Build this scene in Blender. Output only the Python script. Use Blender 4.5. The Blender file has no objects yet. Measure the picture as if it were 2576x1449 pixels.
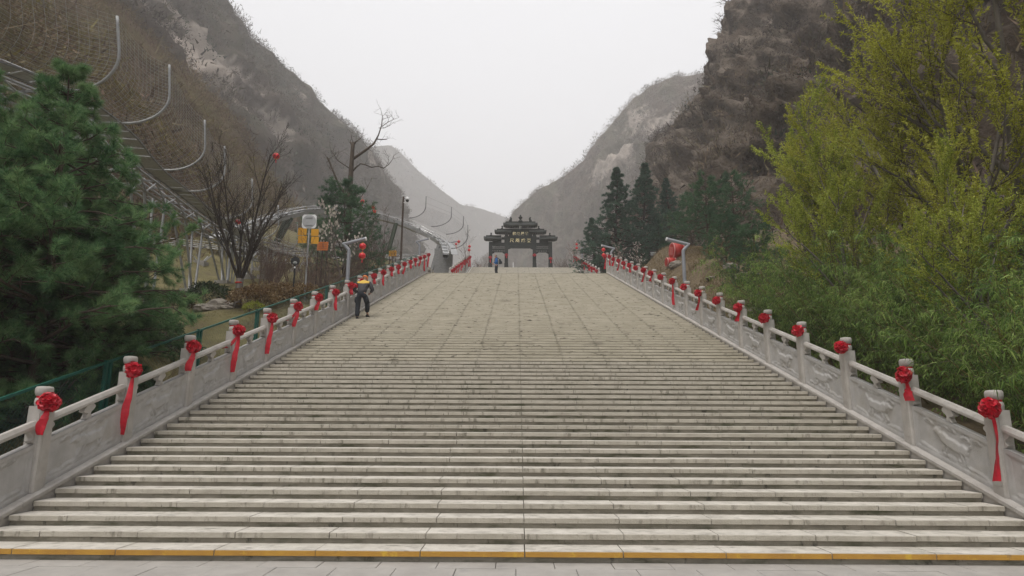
import bpy, bmesh, math, random
import numpy as np
from mathutils import Vector, Matrix
rad = math.radians
sc = bpy.context.scene
COL = sc.collection

# ------------------------------------------------------------------ camera
PITCH, YAW, ROLL = rad(11.58), rad(0.44), rad(0.25)
EYE = Vector((0.0, 0.0, 1.597))
F = 1643.5                      # focal length in 2576-px-wide photo pixels
cam_d = bpy.data.cameras.new('camera')
cam = bpy.data.objects.new('camera', cam_d)
COL.objects.link(cam)
CAMROT = Matrix.Rotation(YAW, 3, 'Z') @ Matrix.Rotation(math.pi / 2 + PITCH, 3, 'X') @ Matrix.Rotation(ROLL, 3, 'Z')
cam.matrix_world = Matrix.Translation(EYE) @ CAMROT.to_4x4()
cam_d.sensor_width = 36.0
cam_d.lens = 36.0 * F / 2576.0
cam_d.clip_start = 0.05
cam_d.clip_end = 6000
sc.camera = cam

# ------------------------------------------------------------------ world, sun, exposure
SUN_EL, SUN_AZ = rad(66), rad(212)
world = bpy.data.worlds.new('World')
sc.world = world
world.use_nodes = True
wn, wl = world.node_tree.nodes, world.node_tree.links
wn.clear()
w_out = wn.new('ShaderNodeOutputWorld')
w_bg = wn.new('ShaderNodeBackground')
w_sky = wn.new('ShaderNodeTexSky')
w_sky.sky_type = 'NISHITA'
w_sky.sun_disc = False
w_sky.sun_elevation = SUN_EL
w_sky.sun_rotation = SUN_AZ
w_sky.dust_density = 6.0
w_mix = wn.new('ShaderNodeMix')
w_mix.data_type = 'RGBA'
w_mix.inputs[0].default_value = 0.93          # an overcast sheet of cloud hides most of the blue
w_mix.inputs[7].default_value = (5.95, 5.97, 6.1, 1)
wl.new(w_sky.outputs[0], w_mix.inputs[6])
wl.new(w_mix.outputs[2], w_bg.inputs[0])
w_bg.inputs[1].default_value = 0.10
wl.new(w_bg.outputs[0], w_out.inputs[0])

sun_d = bpy.data.lights.new('sun', 'SUN')
sun_d.energy = 1.5
sun_d.angle = rad(25)
sun_d.color = (1.0, 0.96, 0.9)
sun = bpy.data.objects.new('sun', sun_d)
COL.objects.link(sun)
sun_dir = Vector((math.sin(SUN_AZ) * math.cos(SUN_EL), math.cos(SUN_AZ) * math.cos(SUN_EL), math.sin(SUN_EL)))
sun.rotation_euler = sun_dir.to_track_quat('Z', 'Y').to_euler()

vs = sc.view_settings
vs.view_transform = 'Standard'
vs.look = 'None'
vs.exposure = 1.06
vs.gamma = 1.0
vs.use_curve_mapping = False
sc.cycles.max_bounces = 6
sc.cycles.diffuse_bounces = 3
sc.cycles.glossy_bounces = 2
sc.cycles.transmission_bounces = 3
sc.cycles.volume_bounces = 1
sc.cycles.transparent_max_bounces = 6

# ------------------------------------------------------------------ pixel -> place
def ray(u, v):
    return CAMROT @ Vector(((u - 1288.0) / F, (724.5 - v) / F, -1.0))
def P(u, v, Y):
    """point seen at photo pixel (u, v) at the distance Y along the valley"""
    d = ray(u, v)
    return EYE + d * (Y / d.y)
# stairs: riser, tread, first nosing, number of steps, half width
RZ, TD, Y0, NST, HW = 0.128, 0.407, 8.03, 96, 6.58
SL = RZ / TD
YTOP, ZTOP = Y0 + (NST - 1) * TD, NST * RZ
LAND = 5.4
Y2 = YTOP + LAND                 # foot of the upper flight
N2 = 52
YEND, ZEND = Y2 + (N2 - 1) * TD, ZTOP + N2 * RZ
def nz(y):                       # plane through the nosings of the lower flight
    return RZ + (y - Y0) * SL
def nz2(y):
    return ZTOP + RZ + (y - Y2) * SL
def valley(y):                   # height of the stairway corridor
    if y < Y0: return 0.0
    if y < YTOP: return nz(y)
    if y < Y2: return ZTOP
    if y < YEND: return nz2(y)
    return ZEND
def PN(u, v):
    d = ray(u, v)
    # EYE.z + s*dz = RZ + (s*dy - Y0)*SL
    s = (EYE.z - RZ + Y0 * SL) / (d.y * SL - d.z)
    return EYE + d * s

# ------------------------------------------------------------------ object helpers
def tag(o, label=None, cat=None, group=None, kind=None):
    if label: o['label'] = label
    if cat: o['category'] = cat
    if group: o['group'] = group
    if kind: o['kind'] = kind
    return o
def empty(name, loc=(0, 0, 0), rz=0.0):
    o = bpy.data.objects.new(name, None)
    o.empty_display_size = 0.3
    COL.objects.link(o)
    o.location = loc
    o.rotation_euler = (0, 0, rz)
    return o
def thing(name, label, cat, loc=(0, 0, 0), rz=0.0, group=None):
    return tag(empty(name, loc, rz), label, cat, group)
def link(name, me, parent=None, loc=None, rot=None, scale=None):
    o = bpy.data.objects.new(name, me)
    COL.objects.link(o)
    if parent: o.parent = parent
    if loc is not None: o.location = loc
    if rot is not None: o.rotation_euler = rot
    if scale is not None: o.scale = scale
    return o
def copy_tree(o, parent=None):
    c = o.copy()
    COL.objects.link(c)
    c.parent = parent
    for ch in list(o.children):
        copy_tree(ch, c)
    return c

class MB:
    """collects shapes that become one mesh"""
    def __init__(s): s.v, s.f = [], []
    def add(s, v, f):
        n = len(s.v)
        s.v += [tuple(p) for p in v]
        s.f += [tuple(i + n for i in q) for q in f]
        return s
    def box(s, x0, x1, y0, y1, z0, z1, sh=0.0):
        v = [(x, y, z + sh * y) for z in (z0, z1) for y in (y0, y1) for x in (x0, x1)]
        return s.add(v, [(0, 2, 3, 1), (4, 5, 7, 6), (0, 1, 5, 4), (2, 6, 7, 3), (0, 4, 6, 2), (1, 3, 7, 5)])
    def prism(s, prof, fn, a, b):
        """profile polygon swept from a to b; fn(p, t) -> 3D"""
        n = len(prof)
        v = [fn(p, a) for p in prof] + [fn(p, b) for p in prof]
        f = [(i, (i + 1) % n, n + (i + 1) % n, n + i) for i in range(n)] + [tuple(range(n - 1, -1, -1)), tuple(range(n, 2 * n))]
        return s.add(v, f)
    def beam(s, a, b, w, h, up=(0, 0, 1)):
        a, b = Vector(a), Vector(b)
        t = (b - a).normalized()
        sd = t.cross(Vector(up))
        if sd.length < 1e-4: sd = t.cross(Vector((0, 1, 0)))
        sd.normalize()
        uu = sd.cross(t)
        v = [p + sd * (i * w / 2) + uu * (j * h / 2) for p in (a, b) for i, j in ((-1, -1), (1, -1), (1, 1), (-1, 1))]
        return s.add(v, [(3, 2, 1, 0), (4, 5, 6, 7), (0, 1, 5, 4), (1, 2, 6, 5), (2, 3, 7, 6), (3, 0, 4, 7)])
    def tube(s, pts, r, n=8, caps=True):
        pts = [Vector(p) for p in pts]
        rs = r if isinstance(r, (list, tuple)) else [r] * len(pts)
        ref = None
        rings = []
        for i, p in enumerate(pts):
            t = (pts[min(i + 1, len(pts) - 1)] - pts[max(i - 1, 0)])
            t = t.normalized() if t.length > 1e-9 else Vector((0, 0, 1))
            if ref is None:
                ref = t.orthogonal().normalized()
            ref = (ref - t * ref.dot(t))
            ref = ref.normalized() if ref.length > 1e-6 else t.orthogonal().normalized()
            bn = t.cross(ref)
            rings.append([p + (ref * math.cos(2 * math.pi * k / n) + bn * math.sin(2 * math.pi * k / n)) * rs[i] for k in range(n)])
        v = [q for ring in rings for q in ring]
        f = []
        for i in range(len(pts) - 1):
            for k in range(n):
                k2 = (k + 1) % n
                f.append((i * n + k, i * n + k2, (i + 1) * n + k2, (i + 1) * n + k))
        if caps:
            f.append(tuple(range(n - 1, -1, -1)))
            f.append(tuple((len(pts) - 1) * n + k for k in range(n)))
        return s.add(v, f)
    def lathe(s, prof, n=14, c=(0, 0, 0), rib=0.0, ribs=0):
        v, f = [], []
        for (r, z) in prof:
            for k in range(n):
                a = 2 * math.pi * k / n
                rr = r * (1 + (rib * math.cos(ribs * a) if ribs else 0))
                v.append((c[0] + rr * math.cos(a), c[1] + rr * math.sin(a), c[2] + z))
        for i in range(len(prof) - 1):
            for k in range(n):
                k2 = (k + 1) % n
                f.append((i * n + k, i * n + k2, (i + 1) * n + k2, (i + 1) * n + k))
        f.append(tuple(range(n - 1, -1, -1)))
        f.append(tuple((len(prof) - 1) * n + k for k in range(n)))
        return s.add(v, f)
    def mesh(s, name, m=None, smooth=False):
        me = bpy.data.meshes.new(name)
        me.from_pydata(s.v, [], s.f)
        if m: me.materials.append(m)
        if smooth:
            me.polygons.foreach_set('use_smooth', [True] * len(me.polygons))
        me.update()
        return me
    def obj(s, name, m, parent=None, smooth=False, **k):
        return link(name, s.mesh(name, m, smooth), parent, **k)

def np_mesh(name, V, Fc, m, smooth=False):
    """mesh from arrays; Fc is (n, k) with k = 3 or 4"""
    V = np.asarray(V, dtype=np.float32)
    Fc = np.asarray(Fc, dtype=np.int32)
    me = bpy.data.meshes.new(name)
    me.vertices.add(len(V))
    me.vertices.foreach_set('co', V.ravel())
    k = Fc.shape[1]
    me.loops.add(Fc.size)
    me.loops.foreach_set('vertex_index', Fc.ravel())
    me.polygons.add(len(Fc))
    me.polygons.foreach_set('loop_start', np.arange(0, Fc.size, k, dtype=np.int32))
    me.polygons.foreach_set('loop_total', np.full(len(Fc), k, dtype=np.int32))
    if smooth: me.polygons.foreach_set('use_smooth', np.ones(len(Fc), dtype=bool))
    if m: me.materials.append(m)
    me.update(calc_edges=True)
    return me

def unit(a):
    return a / np.maximum(np.linalg.norm(a, axis=-1, keepdims=True), 1e-9)
def rand_dirs(rng, n):
    return unit(rng.normal(size=(n, 3)))
def frusta(p0, p1, r0, r1, n=4):
    """separate tapered sticks"""
    p0, p1 = np.asarray(p0, float), np.asarray(p1, float)
    r0, r1 = np.asarray(r0, float)[:, None], np.asarray(r1, float)[:, None]
    t = unit(p1 - p0)
    a = np.where(np.abs(t[:, 2:3]) < 0.9, np.array([[0, 0, 1.0]]), np.array([[1.0, 0, 0]]))
    x = unit(np.cross(t, a))
    y = np.cross(t, x)
    rings = []
    for p, r in ((p0, r0), (p1, r1)):
        for k in range(n):
            an = 2 * math.pi * k / n
            rings.append(p + (x * math.cos(an) + y * math.sin(an)) * r)
    V = np.stack(rings, 1).reshape(-1, 3)
    base = (np.arange(len(p0)) * 2 * n)[:, None]
    Fc = np.concatenate([base + np.array([[k, (k + 1) % n, n + (k + 1) % n, n + k]]) for k in range(n)], 0)
    return V, Fc
def leaf_quads(c, d, L, W, rng, droop=0.0):
    """diamond leaves: base c, axis d"""
    n = len(c)
    d = unit(d)
    s = unit(np.cross(d, rand_dirs(rng, n)))
    L = np.asarray(L)[:, None] if np.ndim(L) else np.full((n, 1), L)
    W = np.asarray(W)[:, None] if np.ndim(W) else np.full((n, 1), W)
    mid = c + d * L * 0.45
    tip = c + d * L + np.array([[0, 0, -1.0]]) * L * droop
    V = np.stack([c, mid + s * W / 2, tip, mid - s * W / 2], 1).reshape(-1, 3)
    Fc = (np.arange(n) * 4)[:, None] + np.array([[0, 1, 2, 3]])
    return V, Fc
def needle_tris(c, axis, n_per, L, W, rng, spread=0.8):
    """tufts of thin needles around points c, fanning about axis"""
    N = len(c)
    cc = np.repeat(c, n_per, 0)
    d = unit(np.repeat(unit(axis), n_per, 0) + rand_dirs(rng, N * n_per) * spread)
    s = unit(np.cross(d, rand_dirs(rng, N * n_per)))
    ln = L * rng.uniform(0.7, 1.15, (N * n_per, 1))
    V = np.stack([cc - s * W / 2, cc + s * W / 2, cc + d * ln], 1).reshape(-1, 3)
    Fc = (np.arange(N * n_per) * 3)[:, None] + np.array([[0, 1, 2]])
    return V, Fc
def joinVF(parts):
    V, Fs, n = [], [], 0
    for v, f in parts:
        V.append(v); Fs.append(f + n); n += len(v)
    return np.concatenate(V), np.concatenate(Fs)

# value noise on arrays
def _hash(ix, iy, iz, seed):
    h = (ix.astype(np.int64) * 374761393 + iy.astype(np.int64) * 668265263 + iz.astype(np.int64) * 2147483647 + seed * 974711) & 0xffffffff
    h = ((h ^ (h >> 13)) * 1274126177) & 0xffffffff
    h = ((h ^ (h >> 16)) * 2246822519) & 0xffffffff
    return ((h ^ (h >> 15)) & 0xffffff) / float(0xffffff)
def vnoise(p, seed=0):
    p = np.asarray(p, float)
    i = np.floor(p)
    f = p - i
    f = f * f * f * (f * (f * 6 - 15) + 10)
    i = i.astype(np.int64)
    r = 0
    for dx in (0, 1):
        for dy in (0, 1):
            for dz in (0, 1):
                w = (f[..., 0] if dx else 1 - f[..., 0]) * (f[..., 1] if dy else 1 - f[..., 1]) * (f[..., 2] if dz else 1 - f[..., 2])
                r = r + w * _hash(i[..., 0] + dx, i[..., 1] + dy, i[..., 2] + dz, seed)
    return r * 2 - 1
def fbm(p, octs=5, seed=0, gain=0.5, ridged=False):
    a, s, r = 1.0, 0.0, 0
    p = np.asarray(p, float)
    for o in range(octs):
        n = vnoise(p * (2.03 ** o) + o * 17.3, seed + o)
        if ridged: n = 1 - 2 * np.abs(n)
        r = r + n * a
        s += a
        a *= gain
    return r / s
def sstep(a, b, x):
    t = np.clip((x - a) / (b - a), 0, 1)
    return t * t * (3 - 2 * t)

# ------------------------------------------------------------------ materials
def new_mat(name):
    m = bpy.data.materials.new(name)
    m.use_nodes = True
    n, l = m.node_tree.nodes, m.node_tree.links
    b = n['Principled BSDF']
    return m, n, l, b
def ramp(n, l, src, stops):
    r = n.new('ShaderNodeValToRGB')
    e = r.color_ramp.elements
    while len(e) > len(stops): e.remove(e[-1])
    while len(e) < len(stops): e.new(0.5)
    for k, (p, c) in enumerate(stops):
        e[k].position = p
        e[k].color = c if len(c) == 4 else (*c, 1)
    l.new(src, r.inputs[0])
    return r.outputs[0]
def noise_node(n, l, vec, scale, detail=6, rough=0.6, dist=0.0):
    t = n.new('ShaderNodeTexNoise')
    t.inputs['Scale'].default_value = scale
    t.inputs['Detail'].default_value = detail
    t.inputs['Roughness'].default_value = rough
    t.inputs['Distortion'].default_value = dist
    if vec is not None: l.new(vec, t.inputs['Vector'])
    return t.outputs[0]
def mixc(n, l, fac, a, b, mode='MIX'):
    x = n.new('ShaderNodeMix')
    x.data_type = 'RGBA'
    x.blend_type = mode
    if isinstance(fac, (int, float)): x.inputs[0].default_value = fac
    else: l.new(fac, x.inputs[0])
    for i, c in ((6, a), (7, b)):
        if isinstance(c, (tuple, list)): x.inputs[i].default_value = c if len(c) == 4 else (*c, 1)
        else: l.new(c, x.inputs[i])
    return x.outputs[2]
DARKST = (0.055, 0.052, 0.04)
MOSS = (0.07, 0.075, 0.04)
def surf(name, c1, c2, scale=3.0, rough=0.8, bump=0.0, bscale=30.0, stretch=None, stains=(), metal=0.0, spec=0.3, bdist=0.02, detail=6, joint=None):
    """two-tone noisy surface in world space; stains = [(colour, scale, lo, hi, stretch, amount)]"""
    m, n, l, b = new_mat(name)
    g = n.new('ShaderNodeNewGeometry')
    def vec(st):
        if not st: return g.outputs['Position']
        k = n.new('ShaderNodeMapping')
        k.inputs['Scale'].default_value = st
        l.new(g.outputs['Position'], k.inputs[0])
        return k.outputs[0]
    f = noise_node(n, l, vec(stretch), scale, detail)
    col = ramp(n, l, f, [(0.3, c1), (0.7, c2)])
    for (sc_, ss, lo, hi, st, am) in stains:
        sf = noise_node(n, l, vec(st), ss, 8, 0.65)
        fac = ramp(n, l, sf, [(lo, (0, 0, 0)), (hi, (am, am, am))])
        col = mixc(n, l, fac, col, sc_)
    if joint:                                   # moss and dirt that gathers along the slab joints
        per, offs, wd, am = joint
        sx = n.new('ShaderNodeSeparateXYZ'); l.new(g.outputs['Position'], sx.inputs[0])
        jn = noise_node(n, l, vec((0.0, 3.0, 3.0)), 1.0, 4)
        ja = n.new('ShaderNodeMath'); ja.operation = 'MULTIPLY_ADD'; l.new(jn, ja.inputs[0]); ja.inputs[1].default_value = 0.16; l.new(sx.outputs[0], ja.inputs[2])
        jp = n.new('ShaderNodeMath'); jp.operation = 'PINGPONG'; jp.inputs[1].default_value = per / 2
        js = n.new('ShaderNodeMath'); js.operation = 'SUBTRACT'; l.new(ja.outputs[0], js.inputs[0]); js.inputs[1].default_value = offs + 0.08 - 50 * per
        l.new(js.outputs[0], jp.inputs[0])
        near = n.new('ShaderNodeMapRange'); l.new(jp.outputs[0], near.inputs[0])
        near.inputs[1].default_value = 0.0; near.inputs[2].default_value = wd; near.inputs[3].default_value = 1.0; near.inputs[4].default_value = 0.0
        pt = ramp(n, l, noise_node(n, l, vec((0.8, 2.2, 2.2)), 2.2, 7, 0.7), [(0.42, (0.05, 0.05, 0.05)), (0.68, (am, am, am))])
        mj = n.new('ShaderNodeMath'); mj.operation = 'MULTIPLY'; l.new(near.outputs[0], mj.inputs[0]); l.new(pt, mj.inputs[1])
        col = mixc(n, l, mj.outputs[0], col, DARKST)
    l.new(col, b.inputs['Base Color'])
    b.inputs['Roughness'].default_value = rough
    b.inputs['Metallic'].default_value = metal
    b.inputs['Specular IOR Level'].default_value = spec
    if bump:
        bf = noise_node(n, l, g.outputs['Position'], bscale, 8, 0.65)
        bn = n.new('ShaderNodeBump')
        bn.inputs['Strength'].default_value = bump
        bn.inputs['Distance'].default_value = bdist
        l.new(bf, bn.inputs['Height'])
        l.new(bn.outputs[0], b.inputs['Normal'])
    return m
def leafmat(name, cols, scale=0.6, transl=0.35, rough=0.6):
    """leaves: colour differs from leaf to leaf and from clump to clump"""
    m, n, l, b = new_mat(name)
    g = n.new('ShaderNodeNewGeometry')
    f = noise_node(n, l, g.outputs['Position'], scale, 3)
    ad = n.new('ShaderNodeMath'); ad.operation = 'MULTIPLY_ADD'
    l.new(g.outputs['Random Per Island'], ad.inputs[0])
    ad.inputs[1].default_value = 0.45
    sb = n.new('ShaderNodeMath'); sb.operation = 'SUBTRACT'
    l.new(f, sb.inputs[0]); sb.inputs[1].default_value = 0.22
    l.new(sb.outputs[0], ad.inputs[2])
    k = len(cols)
    col = ramp(n, l, ad.outputs[0], [(0.25 + 0.5 * i / max(1, k - 1), c) for i, c in enumerate(cols)])
    l.new(col, b.inputs['Base Color'])
    b.inputs['Roughness'].default_value = rough
    b.inputs['Specular IOR Level'].default_value = 0.25
    if transl:
        tr = n.new('ShaderNodeBsdfTranslucent')
        l.new(col, tr.inputs[0])
        mx = n.new('ShaderNodeMixShader')
        mx.inputs[0].default_value = transl
        l.new(b.outputs[0], mx.inputs[1])
        l.new(tr.outputs[0], mx.inputs[2])
        l.new(mx.outputs[0], n['Material Output'].inputs[0])
    return m

m_step = surf('step_stone', (0.48, 0.45, 0.395), (0.64, 0.605, 0.545), 2.2, 0.75, 0.35, 60, None,
              [((0.24, 0.22, 0.19), 5.0, 0.48, 0.72, (1, 1, 4), 0.7), (DARKST, 3.5, 0.60, 0.70, (0.7, 2.5, 1.5), 0.75), (DARKST, 16, 0.66, 0.72, (1.5, 1, 0.4), 0.8)])
m_step_up = surf('step_stone_upper', (0.42, 0.392, 0.332), (0.53, 0.498, 0.428), 1.6, 0.78, 0.3, 50, None,
                 [(DARKST, 1.4, 0.58, 0.70, (0.6, 1.3, 1.5), 0.4), (DARKST, 7.0, 0.585, 0.67, (0.6, 2.6, 2.6), 0.9)], joint=(1.19, 0.10, 0.07, 0.45))
m_front = surf('shaded_step_front', (0.345, 0.318, 0.265), (0.475, 0.442, 0.378), 3.5, 0.85, 0.5, 40, (1, 1, 2),  # step fronts: shade painted into the colour, darker than the tread tops
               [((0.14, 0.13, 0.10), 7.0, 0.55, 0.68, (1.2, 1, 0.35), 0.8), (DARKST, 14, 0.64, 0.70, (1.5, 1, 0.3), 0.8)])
m_front_up = surf('shaded_step_front_upper', (0.385, 0.353, 0.278), (0.49, 0.452, 0.37), 1.6, 0.8, 0.4, 40, None,  # upper fronts, with milder shade painted into their colour
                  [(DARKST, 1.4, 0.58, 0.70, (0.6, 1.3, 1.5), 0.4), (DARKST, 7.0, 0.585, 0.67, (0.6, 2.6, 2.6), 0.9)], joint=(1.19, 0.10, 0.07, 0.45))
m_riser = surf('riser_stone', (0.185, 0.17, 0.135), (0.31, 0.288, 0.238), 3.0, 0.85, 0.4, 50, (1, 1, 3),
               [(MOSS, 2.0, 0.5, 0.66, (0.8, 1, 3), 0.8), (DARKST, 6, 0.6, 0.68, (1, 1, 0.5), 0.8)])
m_pave = surf('paving_stone', (0.32, 0.302, 0.28), (0.41, 0.39, 0.363), 2.5, 0.7, 0.3, 60, None,
              [((0.25, 0.245, 0.24), 4.0, 0.55, 0.75, None, 0.6)])
m_amber = surf('amber_paint', (0.40, 0.21, 0.045), (0.52, 0.29, 0.05), 4, 0.6, 0.3, 60, None,
               [((0.62, 0.40, 0.05), 5, 0.58, 0.66, None, 0.8), ((0.2, 0.14, 0.08), 9, 0.62, 0.72, (1, 1, 0.5), 0.8)])
m_rail = surf('pale_granite', (0.37, 0.35, 0.325), (0.49, 0.465, 0.435), 5, 0.75, 0.35, 90, None,
              [((0.33, 0.30, 0.27), 2.2, 0.5, 0.72, (1, 1, 0.5), 0.6), ((0.30, 0.27, 0.15), 2.6, 0.64, 0.72, (1, 1.2, 0.6), 0.45)])
m_panel = surf('carved_granite', (0.38, 0.37, 0.36), (0.49, 0.48, 0.47), 4, 0.8, 0.4, 70, None,
               [((0.36, 0.33, 0.28), 1.8, 0.52, 0.72, None, 0.6), ((0.34, 0.28, 0.12), 1.1, 0.66, 0.74, None, 0.5)])
m_red = surf('red_satin', (0.42, 0.006, 0.018), (0.62, 0.012, 0.035), 14, 0.45, 0.2, 40, spec=0.5)
m_redlan = surf('red_lantern_cloth', (0.55, 0.012, 0.02), (0.68, 0.02, 0.03), 8, 0.35, spec=0.5)
m_gold = surf('gold_trim', (0.55, 0.36, 0.08), (0.75, 0.52, 0.15), 20, 0.4, metal=0.3)
m_green = surf('green_fence_paint', (0.008, 0.085, 0.06), (0.015, 0.135, 0.10), 5, 0.45, spec=0.5)
m_wire = surf('green_fence_wire', (0.012, 0.06, 0.045), (0.02, 0.09, 0.07), 5, 0.5, spec=0.5)
m_steel = surf('galvanised_steel', (0.27, 0.275, 0.28), (0.37, 0.375, 0.38), 6, 0.5, metal=0.2, spec=0.5)
m_steel_d = surf('dull_steel', (0.15, 0.152, 0.15), (0.24, 0.24, 0.24), 6, 0.55, metal=0.3)
m_bright = surf('polished_rail', (0.55, 0.55, 0.55), (0.72, 0.72, 0.72), 6, 0.25, metal=0.7, spec=0.6)
m_lampm = surf('grey_lamp_paint', (0.24, 0.25, 0.275), (0.29, 0.30, 0.33), 3, 0.5, spec=0.5)
m_pylon = surf('dark_green_paint', (0.02, 0.035, 0.02), (0.035, 0.055, 0.03), 4, 0.6)
m_gate = surf('dark_carved_stone', (0.013, 0.017, 0.016), (0.027, 0.033, 0.03), 2.2, 0.7, 0.5, 12)
m_gate_l = surf('weathered_roof_tile', (0.032, 0.037, 0.035), (0.065, 0.072, 0.068), 3, 0.75, 0.4, 12)
m_glyph = surf('gilded_lettering', (0.80, 0.68, 0.36), (0.92, 0.82, 0.52), 8, 0.45)
m_glyph_w = surf('pale_lettering', (0.5, 0.52, 0.5), (0.6, 0.62, 0.6), 8, 0.6)
m_black = surf('black_paint', (0.012, 0.012, 0.013), (0.025, 0.025, 0.026), 6, 0.5)
m_white = surf('white_paint', (0.62, 0.62, 0.62), (0.75, 0.75, 0.75), 6, 0.5)
m_signgrey = surf('grey_sign_back', (0.33, 0.335, 0.34), (0.38, 0.385, 0.39), 6, 0.5, metal=0.2)
m_orange = surf('orange_sign_paint', (0.50, 0.24, 0.015), (0.62, 0.31, 0.02), 5, 0.55)
m_orange2 = surf('faded_orange_paint', (0.42, 0.11, 0.02), (0.5, 0.15, 0.03), 5, 0.6)
m_rust = surf('brown_pole', (0.045, 0.03, 0.022), (0.075, 0.05, 0.036), 6, 0.7)
m_bark = surf('bark', (0.05, 0.038, 0.028), (0.11, 0.085, 0.065), 9, 0.9, 0.6, 40, (1, 1, 0.3))
m_barkg = surf('grey_bark', (0.10, 0.088, 0.075), (0.19, 0.17, 0.15), 9, 0.9, 0.6, 40, (1, 1, 0.3))
m_barkd = surf('dark_bark', (0.028, 0.022, 0.018), (0.06, 0.048, 0.04), 9, 0.9, 0.6, 40, (1, 1, 0.3))
m_twig = surf('twig', (0.075, 0.055, 0.045), (0.14, 0.105, 0.085), 3, 0.9)
m_twigr = surf('reddish_twig', (0.09, 0.055, 0.045), (0.15, 0.10, 0.08), 3, 0.9)
m_rock = surf('rock', (0.19, 0.165, 0.135), (0.34, 0.31, 0.27), 3, 0.9, 0.7, 14, None, [((0.12, 0.10, 0.07), 3, 0.52, 0.66, None, 0.7)])
m_drum = surf('red_drum_paint', (0.36, 0.02, 0.015), (0.48, 0.03, 0.02), 6, 0.5)
m_drum_top = surf('sun_bleached_red', (0.55, 0.20, 0.19), (0.66, 0.30, 0.28), 6, 0.6)
m_concrete = surf('concrete', (0.22, 0.21, 0.19), (0.33, 0.31, 0.28), 4, 0.85, 0.4, 30)

l_pine = leafmat('pine_needles', [(0.045, 0.115, 0.05), (0.115, 0.23, 0.095), (0.25, 0.37, 0.16)], 1.3, 0.42)
l_pine2 = leafmat('blue_pine_needles', [(0.035, 0.085, 0.05), (0.075, 0.155, 0.08), (0.13, 0.22, 0.11)], 0.5, 0.35)
l_cedar = leafmat('cedar_needles', [(0.027, 0.065, 0.048), (0.06, 0.12, 0.084), (0.105, 0.185, 0.12)], 0.5, 0.25)
l_willow = leafmat('willow_buds', [(0.22, 0.235, 0.02), (0.40, 0.41, 0.045), (0.56, 0.56, 0.12)], 0.8, 0.45)
l_willow2 = leafmat('greener_willow_leaves', [(0.16, 0.21, 0.02), (0.33, 0.38, 0.05), (0.50, 0.54, 0.12)], 0.8, 0.45)
l_bamboo = leafmat('bamboo_leaves', [(0.045, 0.095, 0.02), (0.145, 0.24, 0.05), (0.32, 0.42, 0.12)], 1.2, 0.42)
l_dkshrub = leafmat('evergreen_leaves', [(0.015, 0.03, 0.012), (0.035, 0.06, 0.022), (0.10, 0.13, 0.07)], 1.5, 0.2)
l_bronze = leafmat('bronze_leaves', [(0.035, 0.022, 0.014), (0.075, 0.045, 0.028), (0.13, 0.085, 0.05)], 1.5, 0.25)
l_dead = leafmat('dry_leaves', [(0.09, 0.05, 0.022), (0.19, 0.12, 0.055), (0.33, 0.25, 0.14)], 1.5, 0.3)
l_blossom = leafmat('white_blossom', [(0.45, 0.40, 0.36), (0.6, 0.55, 0.48), (0.7, 0.66, 0.58)], 2, 0.3)
l_pink = leafmat('pink_blossom', [(0.38, 0.28, 0.26), (0.5, 0.40, 0.37), (0.62, 0.53, 0.48)], 2, 0.3)
l_yellow = leafmat('budding_twigs', [(0.10, 0.075, 0.03), (0.15, 0.12, 0.04), (0.20, 0.17, 0.05)], 1.0, 0.3)
l_grass = leafmat('lawn_grass', [(0.11, 0.10, 0.035), (0.18, 0.165, 0.06), (0.27, 0.235, 0.10)], 0.5, 0.3)
l_straw = leafmat('dry_grass', [(0.13, 0.095, 0.05), (0.20, 0.15, 0.08), (0.29, 0.225, 0.125)], 0.5, 0.3)
# ================================================================== the land
def valley_a(y):
    y = np.asarray(y, float)
    return np.where(y < Y0, 0.0, np.where(y < YTOP, RZ + (y - Y0) * SL, np.where(y < Y2, ZTOP, np.where(y < YEND, ZTOP + RZ + (y - Y2) * SL, ZEND))))
def ground_z(x, y):
    x, y = np.asarray(x, float), np.asarray(y, float)
    ys = y + 0 * x
    v = valley_a(ys)
    w = sstep(6.85, 7.6, np.abs(x))
    # smooth continuation of the slope outside the stairway (no landing there)
    c = np.clip((ys - Y0) * SL, 0, ZEND)
    p3 = np.stack([x, ys, 0 * x], -1)
    nlo = fbm(p3 * 0.13, 3, 5)
    nhi = fbm(p3 * 0.9, 3, 8)
    left = c + 0.55 * sstep(9, 16, ys) + nlo * 0.5 + nhi * 0.07 - 0.45 * sstep(-7.4, -9.2, x) * sstep(20, 9, ys)
    left = left - 0.8 * sstep(-11.2, -9.4, x) * sstep(12, 15, ys) * sstep(25, 19, ys)      # bank down to the fence
    left = left + np.maximum(0, -x - 19) * 0.42
    right = c + 0.25 + nlo * 0.35 + nhi * 0.22 + 1.9 * sstep(7.6, 11.0, x) * sstep(17, 33, ys) * sstep(64, 48, ys)
    right = right + np.maximum(0, x - 13) * 0.12
    out = np.where(x < 0, left, right)
    near = sstep(16, 11, np.abs(x)) * sstep(44.5, 46.5, ys)
    out = out * (1 - near) + (v - .04) * near
    base = v - 0.55
    z = base * (1 - w) + out * w
    fore = sstep(Y0 + 0.4, Y0 - 0.6, ys)
    z = z * (1 - fore * (np.abs(x) < 12)) - 0.06 * fore
    far = sstep(150, 260, ys)
    return z * (1 - far) + (ZEND - 6) * far
def gz(x, y):
    return float(ground_z(np.array([x]), np.array([y]))[0])

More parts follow.
